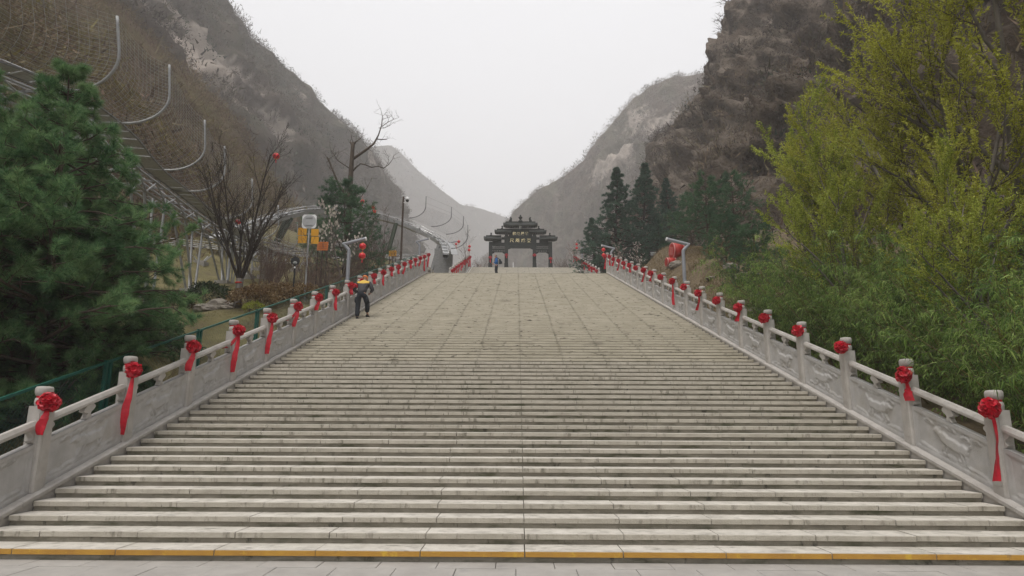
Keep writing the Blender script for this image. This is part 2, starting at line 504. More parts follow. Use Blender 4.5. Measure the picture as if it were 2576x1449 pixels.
m_ground, n_, l_, b_ = new_mat('lawn_and_earth')
g_ = n_.new('ShaderNodeNewGeometry')
xyz_ = n_.new('ShaderNodeSeparateXYZ'); l_.new(g_.outputs['Position'], xyz_.inputs[0])
fa = noise_node(n_, l_, g_.outputs['Position'], 0.9, 8, 0.65)
lawn = ramp(n_, l_, fa, [(0.3, (0.12, 0.09, 0.05)), (0.5, (0.155, 0.135, 0.052)), (0.72, (0.23, 0.19, 0.085))])
fb = noise_node(n_, l_, g_.outputs['Position'], 2.2, 8, 0.7)
dry = ramp(n_, l_, fb, [(0.28, (0.07, 0.048, 0.027)), (0.5, (0.145, 0.106, 0.058)), (0.75, (0.22, 0.168, 0.095))])
rs_ = n_.new('ShaderNodeMapRange'); l_.new(xyz_.outputs[0], rs_.inputs[0])
rs_.inputs[1].default_value = -2; rs_.inputs[2].default_value = 2
l_.new(mixc(n_, l_, rs_.outputs[0], lawn, dry), b_.inputs['Base Color'])
b_.inputs['Roughness'].default_value = 0.95
bn_ = n_.new('ShaderNodeBump'); bn_.inputs['Strength'].default_value = 0.8; bn_.inputs['Distance'].default_value = 0.2
l_.new(noise_node(n_, l_, g_.outputs['Position'], 7, 8, 0.7), bn_.inputs['Height']); l_.new(bn_.outputs[0], b_.inputs['Normal'])

xs = np.concatenate([np.linspace(-1400, -64, 10), np.arange(-60, 60.1, 0.5), np.linspace(64, 1400, 10)])
ys = np.concatenate([np.linspace(-300, -14, 6), np.arange(-12, 100.1, 0.5), np.linspace(104, 260, 30), np.linspace(300, 1600, 10)])
GX, GY = np.meshgrid(xs, ys, indexing='ij')
GZ = ground_z(GX, GY)
def grid_faces(a, b):
    i = np.arange(a - 1)[:, None] * b + np.arange(b - 1)[None, :]
    i = i.ravel()
    return np.stack([i, i + b, i + b + 1, i + 1], 1)
o = link('ground', np_mesh('ground', np.stack([GX, GY, GZ], -1).reshape(-1, 3), grid_faces(len(xs), len(ys)), m_ground, True))
tag(o, 'sloping lawn and dry earth on both sides of the stairway', None, None, 'structure')

# ------------------------------------------------------------------ mountains
def polyline(pts, n):
    p = np.array([tuple(P(*q)) if not isinstance(q, Vector) else tuple(q) for q in pts])
    d = np.concatenate([[0], np.cumsum(np.linalg.norm(np.diff(p, axis=0), axis=1))])
    t = np.linspace(0, d[-1], n)
    return np.stack([np.interp(t, d, p[:, k]) for k in range(3)], 1)
def scar_value(p, scars, wl_=60.0):
    v = np.zeros(len(p))
    for (c, r) in scars:
        q = np.linalg.norm((p - np.array(tuple(c))) / np.array(r), axis=1)
        v = np.maximum(v, sstep(1.0, 0.75, q + 1.1 * fbm(p / (np.mean(r) * .28), 4, 7, .7)))
    return v
def mountain(name, label, ridge, base, nS, nT, amp, wl_, seed, m, ridged=False, bulge=0.0, back=0.5, edge=0.12, fine=0.25, scars=()):
    Rg, Bs = polyline(ridge, nS), polyline([Vector(b) for b in base], nS)
    t = np.concatenate([np.linspace(0, 1, nT), 1 + np.linspace(0, back, 10)[1:]])[None, :, None]
    Rg, Bs = Rg[:, None, :], Bs[:, None, :]
    tt = np.minimum(t, 1)
    pos = Bs + (Rg - Bs) * tt
    out = Bs - Rg
    out[..., 2] = 0
    out = unit(out)
    bk = np.maximum(t - 1, 0)
    H = np.abs(Rg - Bs)[..., 2:3]
    pos = pos - out * bk * H * 1.2
    pos[..., 2:3] = pos[..., 2:3] - bk * bk * H * 1.4
    pos = pos + out * (bulge * H * np.sin(np.pi * tt))
    env = np.minimum(1, 4 * tt) * (edge + (1 - edge) * np.sqrt(np.clip(1 - tt, 0, 1)))
    n1 = fbm(pos / wl_, 5, seed, 0.5, ridged)[..., None]
    n2 = fbm(pos / (wl_ * 0.22), 4, seed + 50, 0.55, ridged)[..., None]
    dirn = unit(out * 0.85 + np.array([0, 0, 0.5]))
    pos = pos + dirn * amp * env * (n1 + fine * n2)
    for k, (u, v, r) in enumerate(list(scars)):              # a bare patch sits where its sight line meets the slope
        q = (pos[:, :nT] - np.array(tuple(EYE))).reshape(-1, 3) @ np.array(CAMROT)
        uu, vv = 1288 - F * q[:, 0] / q[:, 2], 724.5 + F * q[:, 1] / q[:, 2]
        d2 = (uu - u) ** 2 + (vv - v) ** 2 + 1e-3 * np.linalg.norm(q, axis=1)
        scars[k] = (Vector(pos[:, :nT].reshape(-1, 3)[int(np.argmin(d2))]), r)
    a, b = pos.shape[:2]
    me = np_mesh(name, pos.reshape(-1, 3), grid_faces(a, b), m, True)
    at = me.attributes.new('rock', 'FLOAT', 'POINT')
    rk_ = scar_value(pos.reshape(-1, 3), scars, wl_)
    at.data.foreach_set('value', rk_.astype(np.float32))
    o = link(name, me)
    tag(o, label, None, None, 'structure')
    return pos
def terrain_mat(name, cols, sc1, rockc, lo, hi, rsc, bump=1.0, bs=0.6, bd=0.6):
    m, n, l, b = new_mat(name)
    g = n.new('ShaderNodeNewGeometry')
    f = noise_node(n, l, g.outputs['Position'], sc1, 9, 0.68, 0.4)
    k = len(cols)
    col = ramp(n, l, f, [(0.28 + 0.44 * i / (k - 1), c) for i, c in enumerate(cols)])
    rf = noise_node(n, l, g.outputs['Position'], rsc, 9, 0.7, 1.2)
    rr = ramp(n, l, noise_node(n, l, g.outputs['Position'], rsc * 7, 8, 0.7), [(0.3, tuple(c * 0.55 for c in rockc)), (0.7, rockc)])
    fac = ramp(n, l, rf, [(lo, (0, 0, 0)), (hi, (1, 1, 1))])
    at = n.new('ShaderNodeAttribute'); at.attribute_name = 'rock'
    mxx = n.new('ShaderNodeMath'); mxx.operation = 'MAXIMUM'
    l.new(fac, mxx.inputs[0]); l.new(at.outputs['Fac'], mxx.inputs[1])
    fac = mxx.outputs[0]
    l.new(mixc(n, l, fac, col, rr), b.inputs['Base Color'])
    b.inputs['Roughness'].default_value = 0.95
    b.inputs['Specular IOR Level'].default_value = 0.1
    bm = n.new('ShaderNodeBump'); bm.inputs['Strength'].default_value = bump; bm.inputs['Distance'].default_value = bd
    l.new(noise_node(n, l, g.outputs['Position'], bs, 10, 0.7), bm.inputs['Height'])
    l.new(bm.outputs[0], b.inputs['Normal'])
    return m
def woods(name, label, pos, count, size, nt, width, m, seed, tmax=1.02, thr=-0.15, nsc=30.0, lift=0.55, spread=0.7, dome=True, scars=(), tmin=0.0):
    """thousands of bare bushes on a slope, too many to count: one object"""
    rng = np.random.default_rng(seed)
    a, b = pos.shape[:2]
    b = int(b * min(1, (b - 9) / b * tmax))
    p00, p10, p01 = pos[:-1, :b - 1], pos[1:, :b - 1], pos[:-1, 1:b]
    area = np.linalg.norm(np.cross(p10 - p00, p01 - p00), axis=-1)
    area[:, :int(tmin * (b - 1))] = 0
    area = area.ravel()
    idx = rng.choice(area.size, count, p=area / area.sum())
    i, j = idx // (b - 1), idx % (b - 1)
    u, v = rng.random((count, 1)), rng.random((count, 1))
    c = pos[i, j] * (1 - u) * (1 - v) + pos[i + 1, j] * u * (1 - v) + pos[i, j + 1] * (1 - u) * v + pos[i + 1, j + 1] * u * v
    c = c[fbm(c / nsc, 3, seed + 3) > thr]
    if scars: c = c[scar_value(c, scars) < .5]
    N = len(c)
    h = size * np.exp(rng.normal(0, 0.35, (N, 1, 1)))
    d = rand_dirs(rng, N * nt).reshape(N, nt, 3)
    if dome:                                   # rounded leafless crowns
        d[..., 2] = np.abs(d[..., 2])
        st = c[:, None, :] + d * np.array([0.62, 0.62, 0.75]) * h * rng.uniform(0.35, 1.0, (N, nt, 1)) ** 0.6
        tip = st + unit(d + 0.9 * rng.normal(size=d.shape) + np.array([0, 0, 0.5])) * h * rng.uniform(0.10, 0.30, (N, nt, 1))
    else:
        d = d * spread
        d[..., 2] = np.abs(d[..., 2]) * 0.8 + lift * rng.random((N, nt))
        st = c[:, None, :] + d * h * rng.uniform(0.0, 0.45, (N, nt, 1))
        tip = st + unit(d + 0.45 * rng.normal(size=d.shape)) * h * rng.uniform(0.35, 0.7, (N, nt, 1))
    s = unit(np.cross(tip - st, rng.normal(size=d.shape))) * width * h / size * rng.uniform(0.5, 1.3, (N, nt, 1))
    V = np.stack([st - s, st + s, tip], 2).reshape(-1, 3)
    Fc = np.arange(len(V)).reshape(-1, 3)
    o = link(name, np_mesh(name, V, Fc, m))
    tag(o, label, 'woodland', None, 'stuff')
    return o

GREYW = [(0.06, 0.048, 0.04), (0.10, 0.08, 0.066), (0.075, 0.072, 0.05), (0.145, 0.118, 0.098)]
BROWNW = [(0.085, 0.062, 0.042), (0.14, 0.10, 0.068), (0.115, 0.098, 0.045), (0.19, 0.15, 0.075)]
t_grey = terrain_mat('wooded_slope_grey', GREYW, 0.035, (0.44, 0.38, 0.33), 0.60, 0.66, 0.022, 1.0, 0.25, 2.0)
t_brown = terrain_mat('wooded_slope_brown', BROWNW, 0.09, (0.22, 0.18, 0.14), 0.66, 0.74, 0.06, 1.0, 0.8, 0.8)
t_far = terrain_mat('far_slope', GREYW, 0.012, (0.40, 0.36, 0.33), 0.60, 0.68, 0.012, 1.0, 0.08, 6.0)
t_cliff = terrain_mat('cliff_rock', [(0.055, 0.041, 0.031), (0.14, 0.105, 0.078), (0.082, 0.063, 0.048), (0.23, 0.18, 0.14)], 0.16, (0.31, 0.255, 0.205), 0.47, 0.55, 0.10, 1.0, 0.55, 2.2)
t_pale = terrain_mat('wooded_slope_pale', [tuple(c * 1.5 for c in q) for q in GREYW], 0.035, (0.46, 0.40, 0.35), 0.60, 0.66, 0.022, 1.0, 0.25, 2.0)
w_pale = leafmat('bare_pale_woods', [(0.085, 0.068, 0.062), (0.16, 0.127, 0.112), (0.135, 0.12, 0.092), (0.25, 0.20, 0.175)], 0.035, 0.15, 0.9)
w_grey = leafmat('bare_grey_woods', [(0.045, 0.036, 0.032), (0.10, 0.076, 0.064), (0.085, 0.08, 0.05), (0.17, 0.135, 0.112)], 0.04, 0.15, 0.9)
w_brown = leafmat('bare_brown_woods', [(0.08, 0.056, 0.042), (0.16, 0.108, 0.078), (0.135, 0.118, 0.055), (0.25, 0.185, 0.12)], 0.08, 0.15, 0.9)
w_dkred = leafmat('dark_purplish_scrub', [(0.034, 0.026, 0.024), (0.065, 0.047, 0.042), (0.085, 0.062, 0.05), (0.07, 0.068, 0.04)], 0.12, 0.15, 0.9)
w_ever = leafmat('dark_evergreen_woods', [(0.018, 0.03, 0.017), (0.035, 0.05, 0.03), (0.06, 0.07, 0.04)], 0.1, 0.1, 0.9)

SC_L = [(440, 100, (9, 16, 7)), (478, 128, (13, 24, 10)), (520, 150, (11, 22, 9)), (550, 172, (8, 18, 7)), (612, 238, (7, 15, 7)), (445, 78, (6, 12, 5)), (690, 330, (6, 13, 7)), (590, 205, (6, 14, 6))]
SC_R = [(1562, 378, (8, 26, 16)), (1530, 420, (7, 22, 10)), (1605, 300, (8, 24, 10)), (1500, 430, (5, 20, 7)), (1690, 300, (7, 20, 8)), (1640, 330, (6, 18, 7))]
ml1 = mountain('hillside', 'brown scrub-covered hillside rising behind the coaster track',
    [Vector((-62, -25, 66)), Vector((-60, 10, 66)), (-300, -330, 62), (150, -110, 80), (300, 10, 90), (430, 155, 100), (560, 300, 112), (640, 425, 122), (710, 530, 132), (800, 625, 145)],
    [(-21, -25, 0), (-21, 10, 2), (-20, 30, 6.5), (-21, 50, 12), (-24, 75, 17), (-27, 100, 19), (-31, 125, 21), (-38, 145, 24)], 170, 90, 5.0, 26.0, 11, t_brown)
ml2 = mountain('mountain', 'steep grey wooded mountain with pale rock scars above the coaster',
    [Vector((-190, 60, 260)), (200, -420, 215), (440, -110, 238), (530, 0, 250), (620, 100, 268), (700, 172, 285), (760, 226, 300), (830, 287, 320), (890, 342, 340), (940, 402, 360), (975, 452, 380), (1000, 495, 398), (1012, 545, 412), (1025, 640, 430)],
    [(-70, 60, 20), (-62, 120, 25), (-58, 180, 32), (-56, 260, 44), (-60, 330, 56), (-70, 430, 72)], 220, 120, 24.0, 60.0, 23, t_grey, True, scars=SC_L)
ml3 = mountain('mountain', 'pale hazy ridge far up the valley beyond the dead tree',
    [(600, 470, 780), (860, 402, 850), (940, 368, 900), (985, 364, 920), (1012, 384, 940), (1060, 434, 960), (1110, 477, 1000), (1160, 514, 1040), (1210, 524, 1080), (1250, 538, 1120), (1290, 554, 1160), (1340, 600, 1200), (1420, 680, 1260)],
    [(-190, 600, 90), (-120, 800, 110), (-40, 1000, 130), (20, 1120, 150), (100, 1260, 170)], 150, 70, 45.0, 190.0, 37, t_far)
mr2 = mountain('mountain', 'grey wooded mountain with pale cliffs behind the dark stone gate',
    [(2250, 60, 270), (2100, 100, 300), (1900, 150, 335), (1750, 197, 360), (1700, 204, 366), (1640, 227, 376), (1600, 254, 386), (1560, 297, 396), (1530, 332, 402), (1490, 382, 412), (1470, 417, 418), (1440, 442, 428), (1400, 458, 440), (1360, 478, 455), (1320, 505, 470), (1290, 534, 485), (1272, 570, 500), (1240, 650, 525)],
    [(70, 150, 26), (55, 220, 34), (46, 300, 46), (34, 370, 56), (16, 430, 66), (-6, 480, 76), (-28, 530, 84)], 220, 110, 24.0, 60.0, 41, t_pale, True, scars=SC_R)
mr1 = mountain('cliff', 'dark craggy rock cliff rising behind the willow trees',
    [Vector((70, -30, 80)), Vector((72, 10, 88)), (2700, -260, 76), (2300, -200, 96), (2010, -110, 122), (1905, -40, 130), (1885, 60, 133), (1860, 130, 136), (1830, 180, 138), (1770, 276, 142), (1722, 346, 146), (1684, 405, 150), (1648, 474, 155), (1602, 560, 160), (1560, 660, 168)],
    [(21, -30, 0), (19, 10, 1), (17.5, 40, 10), (18, 70, 17), (20, 100, 19), (23, 130, 22), (25, 150, 24), (25.5, 172, 26)], 260, 170, 11.0, 26.0, 53, t_cliff, True, 0.0, 0.5, 0.3, 0.6)
woods('woodland', 'brown bare scrub and saplings covering the near hillside behind the coaster', ml1, 11000, 1.8, 22, 0.04, w_brown, 61, 1.0, -0.45, 14)
woods('woodland', 'taller leafless saplings standing out of the scrub on the near hillside', ml1, 2600, 2.8, 12, 0.03, w_brown, 69, 1.0, -0.2, 14, dome=False)
woods('woodland', 'grey leafless woods covering the steep mountain behind the hillside', ml2, 15000, 3.4, 22, 0.11, w_grey, 62, 1.01, -0.3, 35, scars=SC_L)
woods('woodland', 'faint woods on the far hazy ridge', ml3, 5000, 8.0, 8, 0.8, w_grey, 63, 1.01, -0.3, 90)
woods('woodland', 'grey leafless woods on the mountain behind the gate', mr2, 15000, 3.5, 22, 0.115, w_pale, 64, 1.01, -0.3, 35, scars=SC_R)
woods('woodland', 'dark purplish scrub clinging to the rock cliff', mr1, 12000, 1.8, 18, 0.05, w_dkred, 65, 1.01, -0.08, 13)
woods('woodland', 'dark bare trees fringing the edge of the rock cliff against the sky', mr1, 3600, 3.4, 20, 0.03, w_dkred, 72, 1.02, -0.5, 13, dome=False, tmin=0.86)
woods('woodland', 'scattered dark evergreens on the grey mountain behind the hillside', ml2, 700, 3.6, 30, 0.2, w_ever, 66, 1.01, -0.1, 40)
woods('woodland', 'scattered dark evergreens on the mountain behind the gate', mr2, 700, 3.6, 30, 0.2, w_ever, 67, 1.01, -0.1, 40)
woods('woodland', 'reddish brown thickets along the foot of the rock cliff', mr1, 3500, 2.2, 20, 0.04, w_brown, 71, 0.45, -0.2, 16)
woods('woodland', 'green shrubs rooted in cracks of the rock cliff', mr1, 900, 1.5, 22, 0.10, w_ever, 70, 1.0, 0.05, 11)
woods('woodland', 'olive budding bushes along the near hillside', ml1, 2400, 2.2, 28, 0.055, l_yellow, 68, 1.0, 0.02, 18)

# ------------------------------------------------------------------ forecourt
o = MB().box(-14, 14, -14, Y0 + 0.2, -0.30, -0.034).obj('forecourt', m_pave)
forecourt = tag(o, 'grey stone paving in front of the stairs', None, None, 'structure')
pv = random.Random(4)
pm = []
for k in range(4):
    mb = MB()
    ch = 0.006
    prof = [(-0.5, -0.04), (-0.5, -ch), (-0.5 + ch, 0), (0.5 - ch, 0), (0.5, -ch), (0.5, -0.04)]
    mb.prism(prof, lambda p, t: (p[0], t, p[1]), -0.5, 0.5)
    pm.append(mb.mesh('paver', m_pave))
edges = [Y0 + 0.045, Y0 - .31, Y0 - .965, Y0 - 1.62, Y0 - 2.275]
for r_ in range(4):
    d_ = edges[r_] - edges[r_ + 1]
    for i in range(-13, 14):
        x = i * 0.665 + (0.33 if r_ % 2 else 0.10)
        link('paver', pm[pv.randrange(4)], forecourt, (x, (edges[r_] + edges[r_ + 1]) / 2, pv.uniform(-0.002, 0.002)), (pv.uniform(-.002, .002), pv.uniform(-.002, .002), 0), (0.659, d_ - 0.006, 1))

# ------------------------------------------------------------------ the long stairway
TH = 0.064
def rec(k): return 0.034 if k <= 40 else 0.024
mb = MB()
for k in range(1, NST + 1):
    y = Y0 + (k - 1) * TD + rec(k)
    yn = Y0 + k * TD + rec(k + 1)
    z0, z1 = (k - 1) * RZ - 0.06, k * RZ - TH - 0.001
    mb.add([(-HW, y, z0), (HW, y, z0), (HW, y, z1), (-HW, y, z1), (HW, yn, z1), (-HW, yn, z1)], [(0, 1, 2, 3), (3, 2, 4, 5)])
mb.box(-HW + .01, HW - .01, YTOP - 0.2, YTOP + 1.0, ZTOP - 1.2, ZTOP - TH - 0.004)
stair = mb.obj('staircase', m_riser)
tag(stair, 'long broad flight of weathered stone steps', None, None, 'structure')
def slab(L, depth, rng, wob=0.003, c=0.006):
    """a step slab with a slightly uneven worn front edge; front at y=0, top at z=0"""
    n = 5
    mb = MB()
    v = []
    for i in range(n + 1):
        x = -L / 2 + L * i / n
        e = rng.uniform(0, wob)
        v += [(x, e, -TH), (x, e, -c - rng.uniform(0, wob)), (x, c + e + rng.uniform(0, wob), 0), (x, depth, 0), (x, depth, -TH)]
    f = []
    for i in range(n):
        for j in range(5):
            a, b = i * 5 + j, i * 5 + (j + 1) % 5
            f.append((a, b, b + 5, a + 5))
    f += [(0, 4, 3, 2, 1), tuple(n * 5 + j for j in range(5))]
    return v, f
def shade_fronts(me, m2, eps=0.5):
    """fronts take the stone with shade in its colour, tops the paler one"""
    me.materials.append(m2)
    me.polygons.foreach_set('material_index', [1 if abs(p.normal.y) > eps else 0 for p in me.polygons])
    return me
sr = random.Random(9)
slabs_lo = []
for k in range(7):
    mb = MB(); mb.add(*slab(1.0, TD + 0.05, sr)); slabs_lo.append(shade_fronts(mb.mesh('step_slab', m_step), m_front))
def joints(k):
    j = sr.uniform(-0.05, 0.05) if k < 32 else 0.0
    xs_ = [0.10 + (i - 6) * 1.19 + (0 if i == 6 else j + sr.uniform(-0.03, 0.03) * (1 if k < 32 else .5)) for i in range(0, 13)]
    xs_ = [x for x in xs_ if -HW + 0.25 < x < HW - 0.25]
    return [-HW] + xs_ + [HW]
rest = MB()
npc = 0
for k in range(1, NST + 1):
    xs_ = joints(k)
    y = Y0 + (k - 1) * TD
    for a, b in zip(xs_[:-1], xs_[1:]):
        dy, dz = sr.uniform(-0.004, 0.004), sr.uniform(-0.0025, 0.001)
        if k <= 26 and npc < 300:
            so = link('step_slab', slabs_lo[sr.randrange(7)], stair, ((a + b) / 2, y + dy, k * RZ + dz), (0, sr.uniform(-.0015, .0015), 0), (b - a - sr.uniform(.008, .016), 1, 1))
            npc += 1
            if k == 1:
                MB().box(-0.5, 0.5, -0.0065, 0.004, -TH + 0.001, -0.0065).obj('amber_band', m_amber, so)
        else:
            v, f = slab(b - a - sr.uniform(.005, .011), TD + 0.05, sr)
            rest.add([((a + b) / 2 + p[0], y + dy * 0.6 + p[1], k * RZ + dz + p[2]) for p in v], f)
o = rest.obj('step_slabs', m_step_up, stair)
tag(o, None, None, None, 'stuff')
shade_fronts(o.data, m_front_up)
# landing and the upper flight
o = MB().box(-9, 9, YTOP + 0.42, Y2 + 0.3, ZTOP - 0.5, ZTOP - 0.006).obj('landing', m_pave)
tag(o, 'stone landing between the two flights of steps', None, None, 'structure')
XU, HW2 = 0.62, 5.93                 # the upper flight is narrower and sits a little to the side
up = MB()
for k in range(1, N2 + 1):
    y = Y2 + (k - 1) * TD
    xs_ = [-HW2 + XU] + [x for x in joints(60) if abs(x - XU) < HW2 - .3] + [HW2 + XU]
    for a, b in zip(xs_[:-1], xs_[1:]):
        up.box(a + .008, b - .008, y + sr.uniform(-.003, .003), y + TD + 0.03, ZTOP + (k - 1) * RZ - 0.03, ZTOP + k * RZ + sr.uniform(-.002, .001))
up_o = up.obj('staircase', m_step_up)
tag(up_o, 'upper flight of stone steps leading to the dark gate', None, None, 'structure')
o = MB().box(-26, 26, YEND + 0.40, YEND + 60, ZEND - 0.5, ZEND - 0.006).obj('plaza', m_pave)
tag(o, 'paved terrace at the top on which the dark gate stands', None, None, 'structure')
# ================================================================== balustrades
PX = 6.77                        # posts stand this far from the middle of the stairs
PSP = 2.003
def post_mesh():
    w = 0.12
    mb = MB()
    c = 0.022
    prof = [(-w + c, -w), (w - c, -w), (w, -w + c), (w, w - c), (w - c, w), (-w + c, w), (-w, w - c), (-w, -w + c)]
    mb.prism(prof, lambda p, t: (p[0], p[1], t), -0.02, 1.165)
    # raised field on each face
    for sx, sy in ((1, 0), (-1, 0), (0, 1), (0, -1)):
        if sx: mb.box(min(sx * w, sx * (w + .006)), max(sx * w, sx * (w + .006)), -.07, .07, .14, 1.08)
        else: mb.box(-.07, .07, min(sy * w, sy * (w + .006)), max(sy * w, sy * (w + .006)), .14, 1.08)
    return mb.mesh('post', m_rail)
def finial_mesh():
    return MB().lathe([(0.085, 1.12), (0.098, 1.135), (0.104, 1.19), (0.096, 1.235), (0.072, 1.25), (0.072, 1.262), (0.098, 1.275), (0.112, 1.32), (0.112, 1.37), (0.098, 1.398), (0.06, 1.405)], 20, (0, 0, 0), 0.035, 8).mesh('finial', m_rail, True)
def bud_mesh():
    return MB().lathe([(0.09, 1.12), (0.10, 1.16), (0.07, 1.2), (0.075, 1.22), (0.115, 1.29), (0.11, 1.35), (0.07, 1.42), (0.015, 1.46)], 14).mesh('finial', m_rail, True)
LP = PSP - 0.236
def relief_mesh(seed):
    """panel face towards +x carved with a beast, clouds and hills inside a frame; y along the rail, sheared with the slope"""
    rng = random.Random(seed)
    nu, nv = 90, 38
    h0, h1 = 0.068, 0.738
    blobs = []                                    # metres: (along, up, half-length, half-height, angle, height)
    cx, cy = LP / 2 + rng.uniform(-.1, .1), 0.34
    fl = rng.choice((-1, 1))
    tilt = rng.uniform(-.2, .2)
    blobs += [(cx, cy, 0.26, 0.095, tilt, 0.030), (cx + fl * 0.2, cy + 0.04, 0.11, 0.10, 0.3 * fl, 0.032), (cx + fl * 0.33, cy + 0.10, 0.085, 0.06, 0.5 * fl, 0.034), (cx + fl * 0.41, cy + .10, .05, .03, -.4 * fl, .028), (cx + fl * .30, cy + .17, .02, .05, -.5 * fl, .022),
              (cx - fl * 0.22, cy + 0.0, 0.10, 0.09, 0, 0.03), (cx - fl * .34, cy + .07, .10, .022, -.9 * fl, .02)]
    for lx in (-0.26, -0.17, 0.15, 0.25):
        a = rng.uniform(-.7, .7)
        blobs.append((cx + fl * lx, cy - 0.11, 0.028, 0.10, a, 0.026))
        blobs.append((cx + fl * lx + .07 * math.sin(-a) * 1.2 + fl * .03, cy - 0.20, 0.05, 0.022, 0, 0.022))
    for q in range(5):
        bx, by = 0.18 + (LP - .36) * (q + rng.random()) / 5, rng.uniform(0.52, 0.60)
        for w in range(4):
            blobs.append((bx + (w - 1.5) * 0.055, by + (0.025 if w in (1, 2) else 0), 0.038, 0.03, 0, 0.020))
        blobs.append((bx, by - .025, 0.13, 0.012, 0, 0.015))
    for q in range(7):
        blobs.append((0.15 + (LP - .3) * (q + .5) / 7, rng.uniform(0.09, 0.12), rng.uniform(.10, .16), rng.uniform(0.025, 0.05), rng.uniform(-.25, .25), 0.016))
    v = []
    for i in range(nu + 1):
        u = i / nu
        for j in range(nv + 1):
            w = j / nv
            e = min(u * LP, (1 - u) * LP, w * 0.67, (1 - w) * 0.67)
            d = 0.0
            if e < 0.055: d = 0.022
            elif e < 0.068: d = 0.006
            elif e < 0.085: d = 0.014
            else:
                for (bu, bv, ru, rv, an, hh) in blobs:
                    du, dv = u * LP - bu, w * 0.67 - bv
                    a = (du * math.cos(an) + dv * math.sin(an)) / ru
                    b = (dv * math.cos(an) - du * math.sin(an)) / rv
                    q = a * a + b * b
                    if q < 1: d = max(d, hh * min(1, 2.4 * (1 - q)))
            y = u * LP
            v.append((0.045 + d, y, h0 + w * (h1 - h0) + SL * y))
    f = []
    for i in range(nu):
        for j in range(nv):
            a = i * (nv + 1) + j
            f.append((a, a + nv + 1, a + nv + 2, a + 1))
    mb = MB().add(v, f)
    mb.box(-0.06, 0.0445, 0, LP, h0, h1, SL)
    me = mb.mesh('panel', m_panel)
    me.polygons.foreach_set('use_smooth', [len(p.vertices) == 4 and k < len(f) for k, p in enumerate(me.polygons)])
    return me
def rail_mesh():
    mb = MB()
    w, a, b = 0.062, 0.95, 1.052
    prof = [(-w + .015, a), (w - .015, a), (w, a + .02), (w, b - .05), (w - .03, b), (-w + .03, b), (-w, b - .05), (-w, a + .02)]
    mb.prism(prof, lambda p, t: (p[0], t, p[1] + SL * t), 0, LP)
    return mb.mesh('handrail', m_rail)
def bracket_mesh(half):
    """cloud-shaped baluster between panel and handrail"""
    prof = [(0.05, 0.737), (0.07, 0.752), (0.045, 0.775), (0.03, 0.81), (0.045, 0.838), (0.09, 0.85), (0.13, 0.88), (0.12, 0.915), (0.08, 0.951)]
    pts = [(p[0], p[1]) for p in prof] + ([(-p[0], p[1]) for p in reversed(prof)] if not half else [(0.0, 0.951), (0.0, 0.737)])
    mb = MB()
    mb.prism(pts, lambda p, t: (t, p[0], p[1] + SL * p[0]), -0.045, 0.045)
    return mb.mesh('baluster', m_rail)
PM, FM, BM = post_mesh(), finial_mesh(), bud_mesh()
RELIEF = [relief_mesh(s) for s in (3, 8, 15, 21, 33)]
HM, KM, KH = rail_mesh(), bracket_mesh(False), bracket_mesh(True)
def plinth_mesh(y0, y1, zf, drop):
    mb = MB()
    a, b = -0.19, 0.24
    # wall and cap (x = towards the stairs is +)
    mb.prism([(-b + .02, -drop), (-a - .02, -drop), (-a - .02, -0.0), (-b + .02, -0.0)], lambda p, t: (p[0], t, p[1] + zf(t)), y0 + .01, y1 - .01)
    n = max(1, int((y1 - y0) / 1.975))
    for i in range(n):
        ya, yb = y0 + (y1 - y0) * i / n, y0 + (y1 - y0) * (i + 1) / n
        mb.prism([(-b, -0.001), (-a, -0.001), (-a, .05), (-a - .018, .068), (-b + .018, .068), (-b, .05)], lambda p, t: (p[0], t, p[1] + zf(t)), ya + .003, yb - .003)
    return mb.mesh('plinth', m_rail)
def balustrade(side, ys, zf, label, fin, y0, y1, px=None):
    """side -1: left of the stairs.  Local +x looks at the stairs"""
    root = thing('stone_balustrade', label, 'balustrade', (side * PX if px is None else px, 0, 0), 0)
    fx = 1.0 if side < 0 else -1.0
    link('plinth', plinth_mesh(y0, y1, zf, 0.65), root, scale=(fx, 1, 1))
    rr = random.Random(17 + side)
    for j, y in enumerate(ys):
        p = link('post', PM, root, (0, y, zf(y) + 0.055), (0, 0, 0), (fx, 1, 1))
        link('finial', fin, p, (0, 0, .04))
        if j < len(ys) - 1:
            ya = y + 0.118
            z = zf(ya)
            pn = link('panel', RELIEF[(j * 2 + (side > 0)) % 5], root, (0, ya, z), None, (fx, 1, 1))
            hr = link('handrail', HM, root, (0, ya, z), None, (fx, 1, 1))
            link('baluster', KM, hr, (0, LP / 2, SL * LP / 2))
            link('baluster', KH, hr, (0, 0, 0))
            link('baluster', KH, hr, (0, LP, SL * LP), None, (1, -1, 1)).rotation_euler = (0, 0, 0)
    return root
YS = [9.43 + PSP * j for j in range(-1, 20)]
balustrade(-1, YS, nz, 'carved pale stone balustrade beside the green mesh fence', FM, YS[0] - 0.35, YTOP + 0.35)
balustrade(1, YS, nz, 'carved pale stone balustrade beside the willow and bamboo', FM, YS[0] - 0.35, YTOP + 0.35)
YS2 = [Y2 + 0.4 + PSP * j for j in range(0, 11)]
balustrade(-1, YS2, nz2, 'short upper stone balustrade on the coaster side of the upper flight', BM, YS2[0] - 0.3, YEND + 0.4, XU - HW2 - .19)
balustrade(1, YS2, nz2, 'short upper stone balustrade on the cedar side of the upper flight', BM, YS2[0] - 0.3, YEND + 0.4, XU + HW2 + .19)
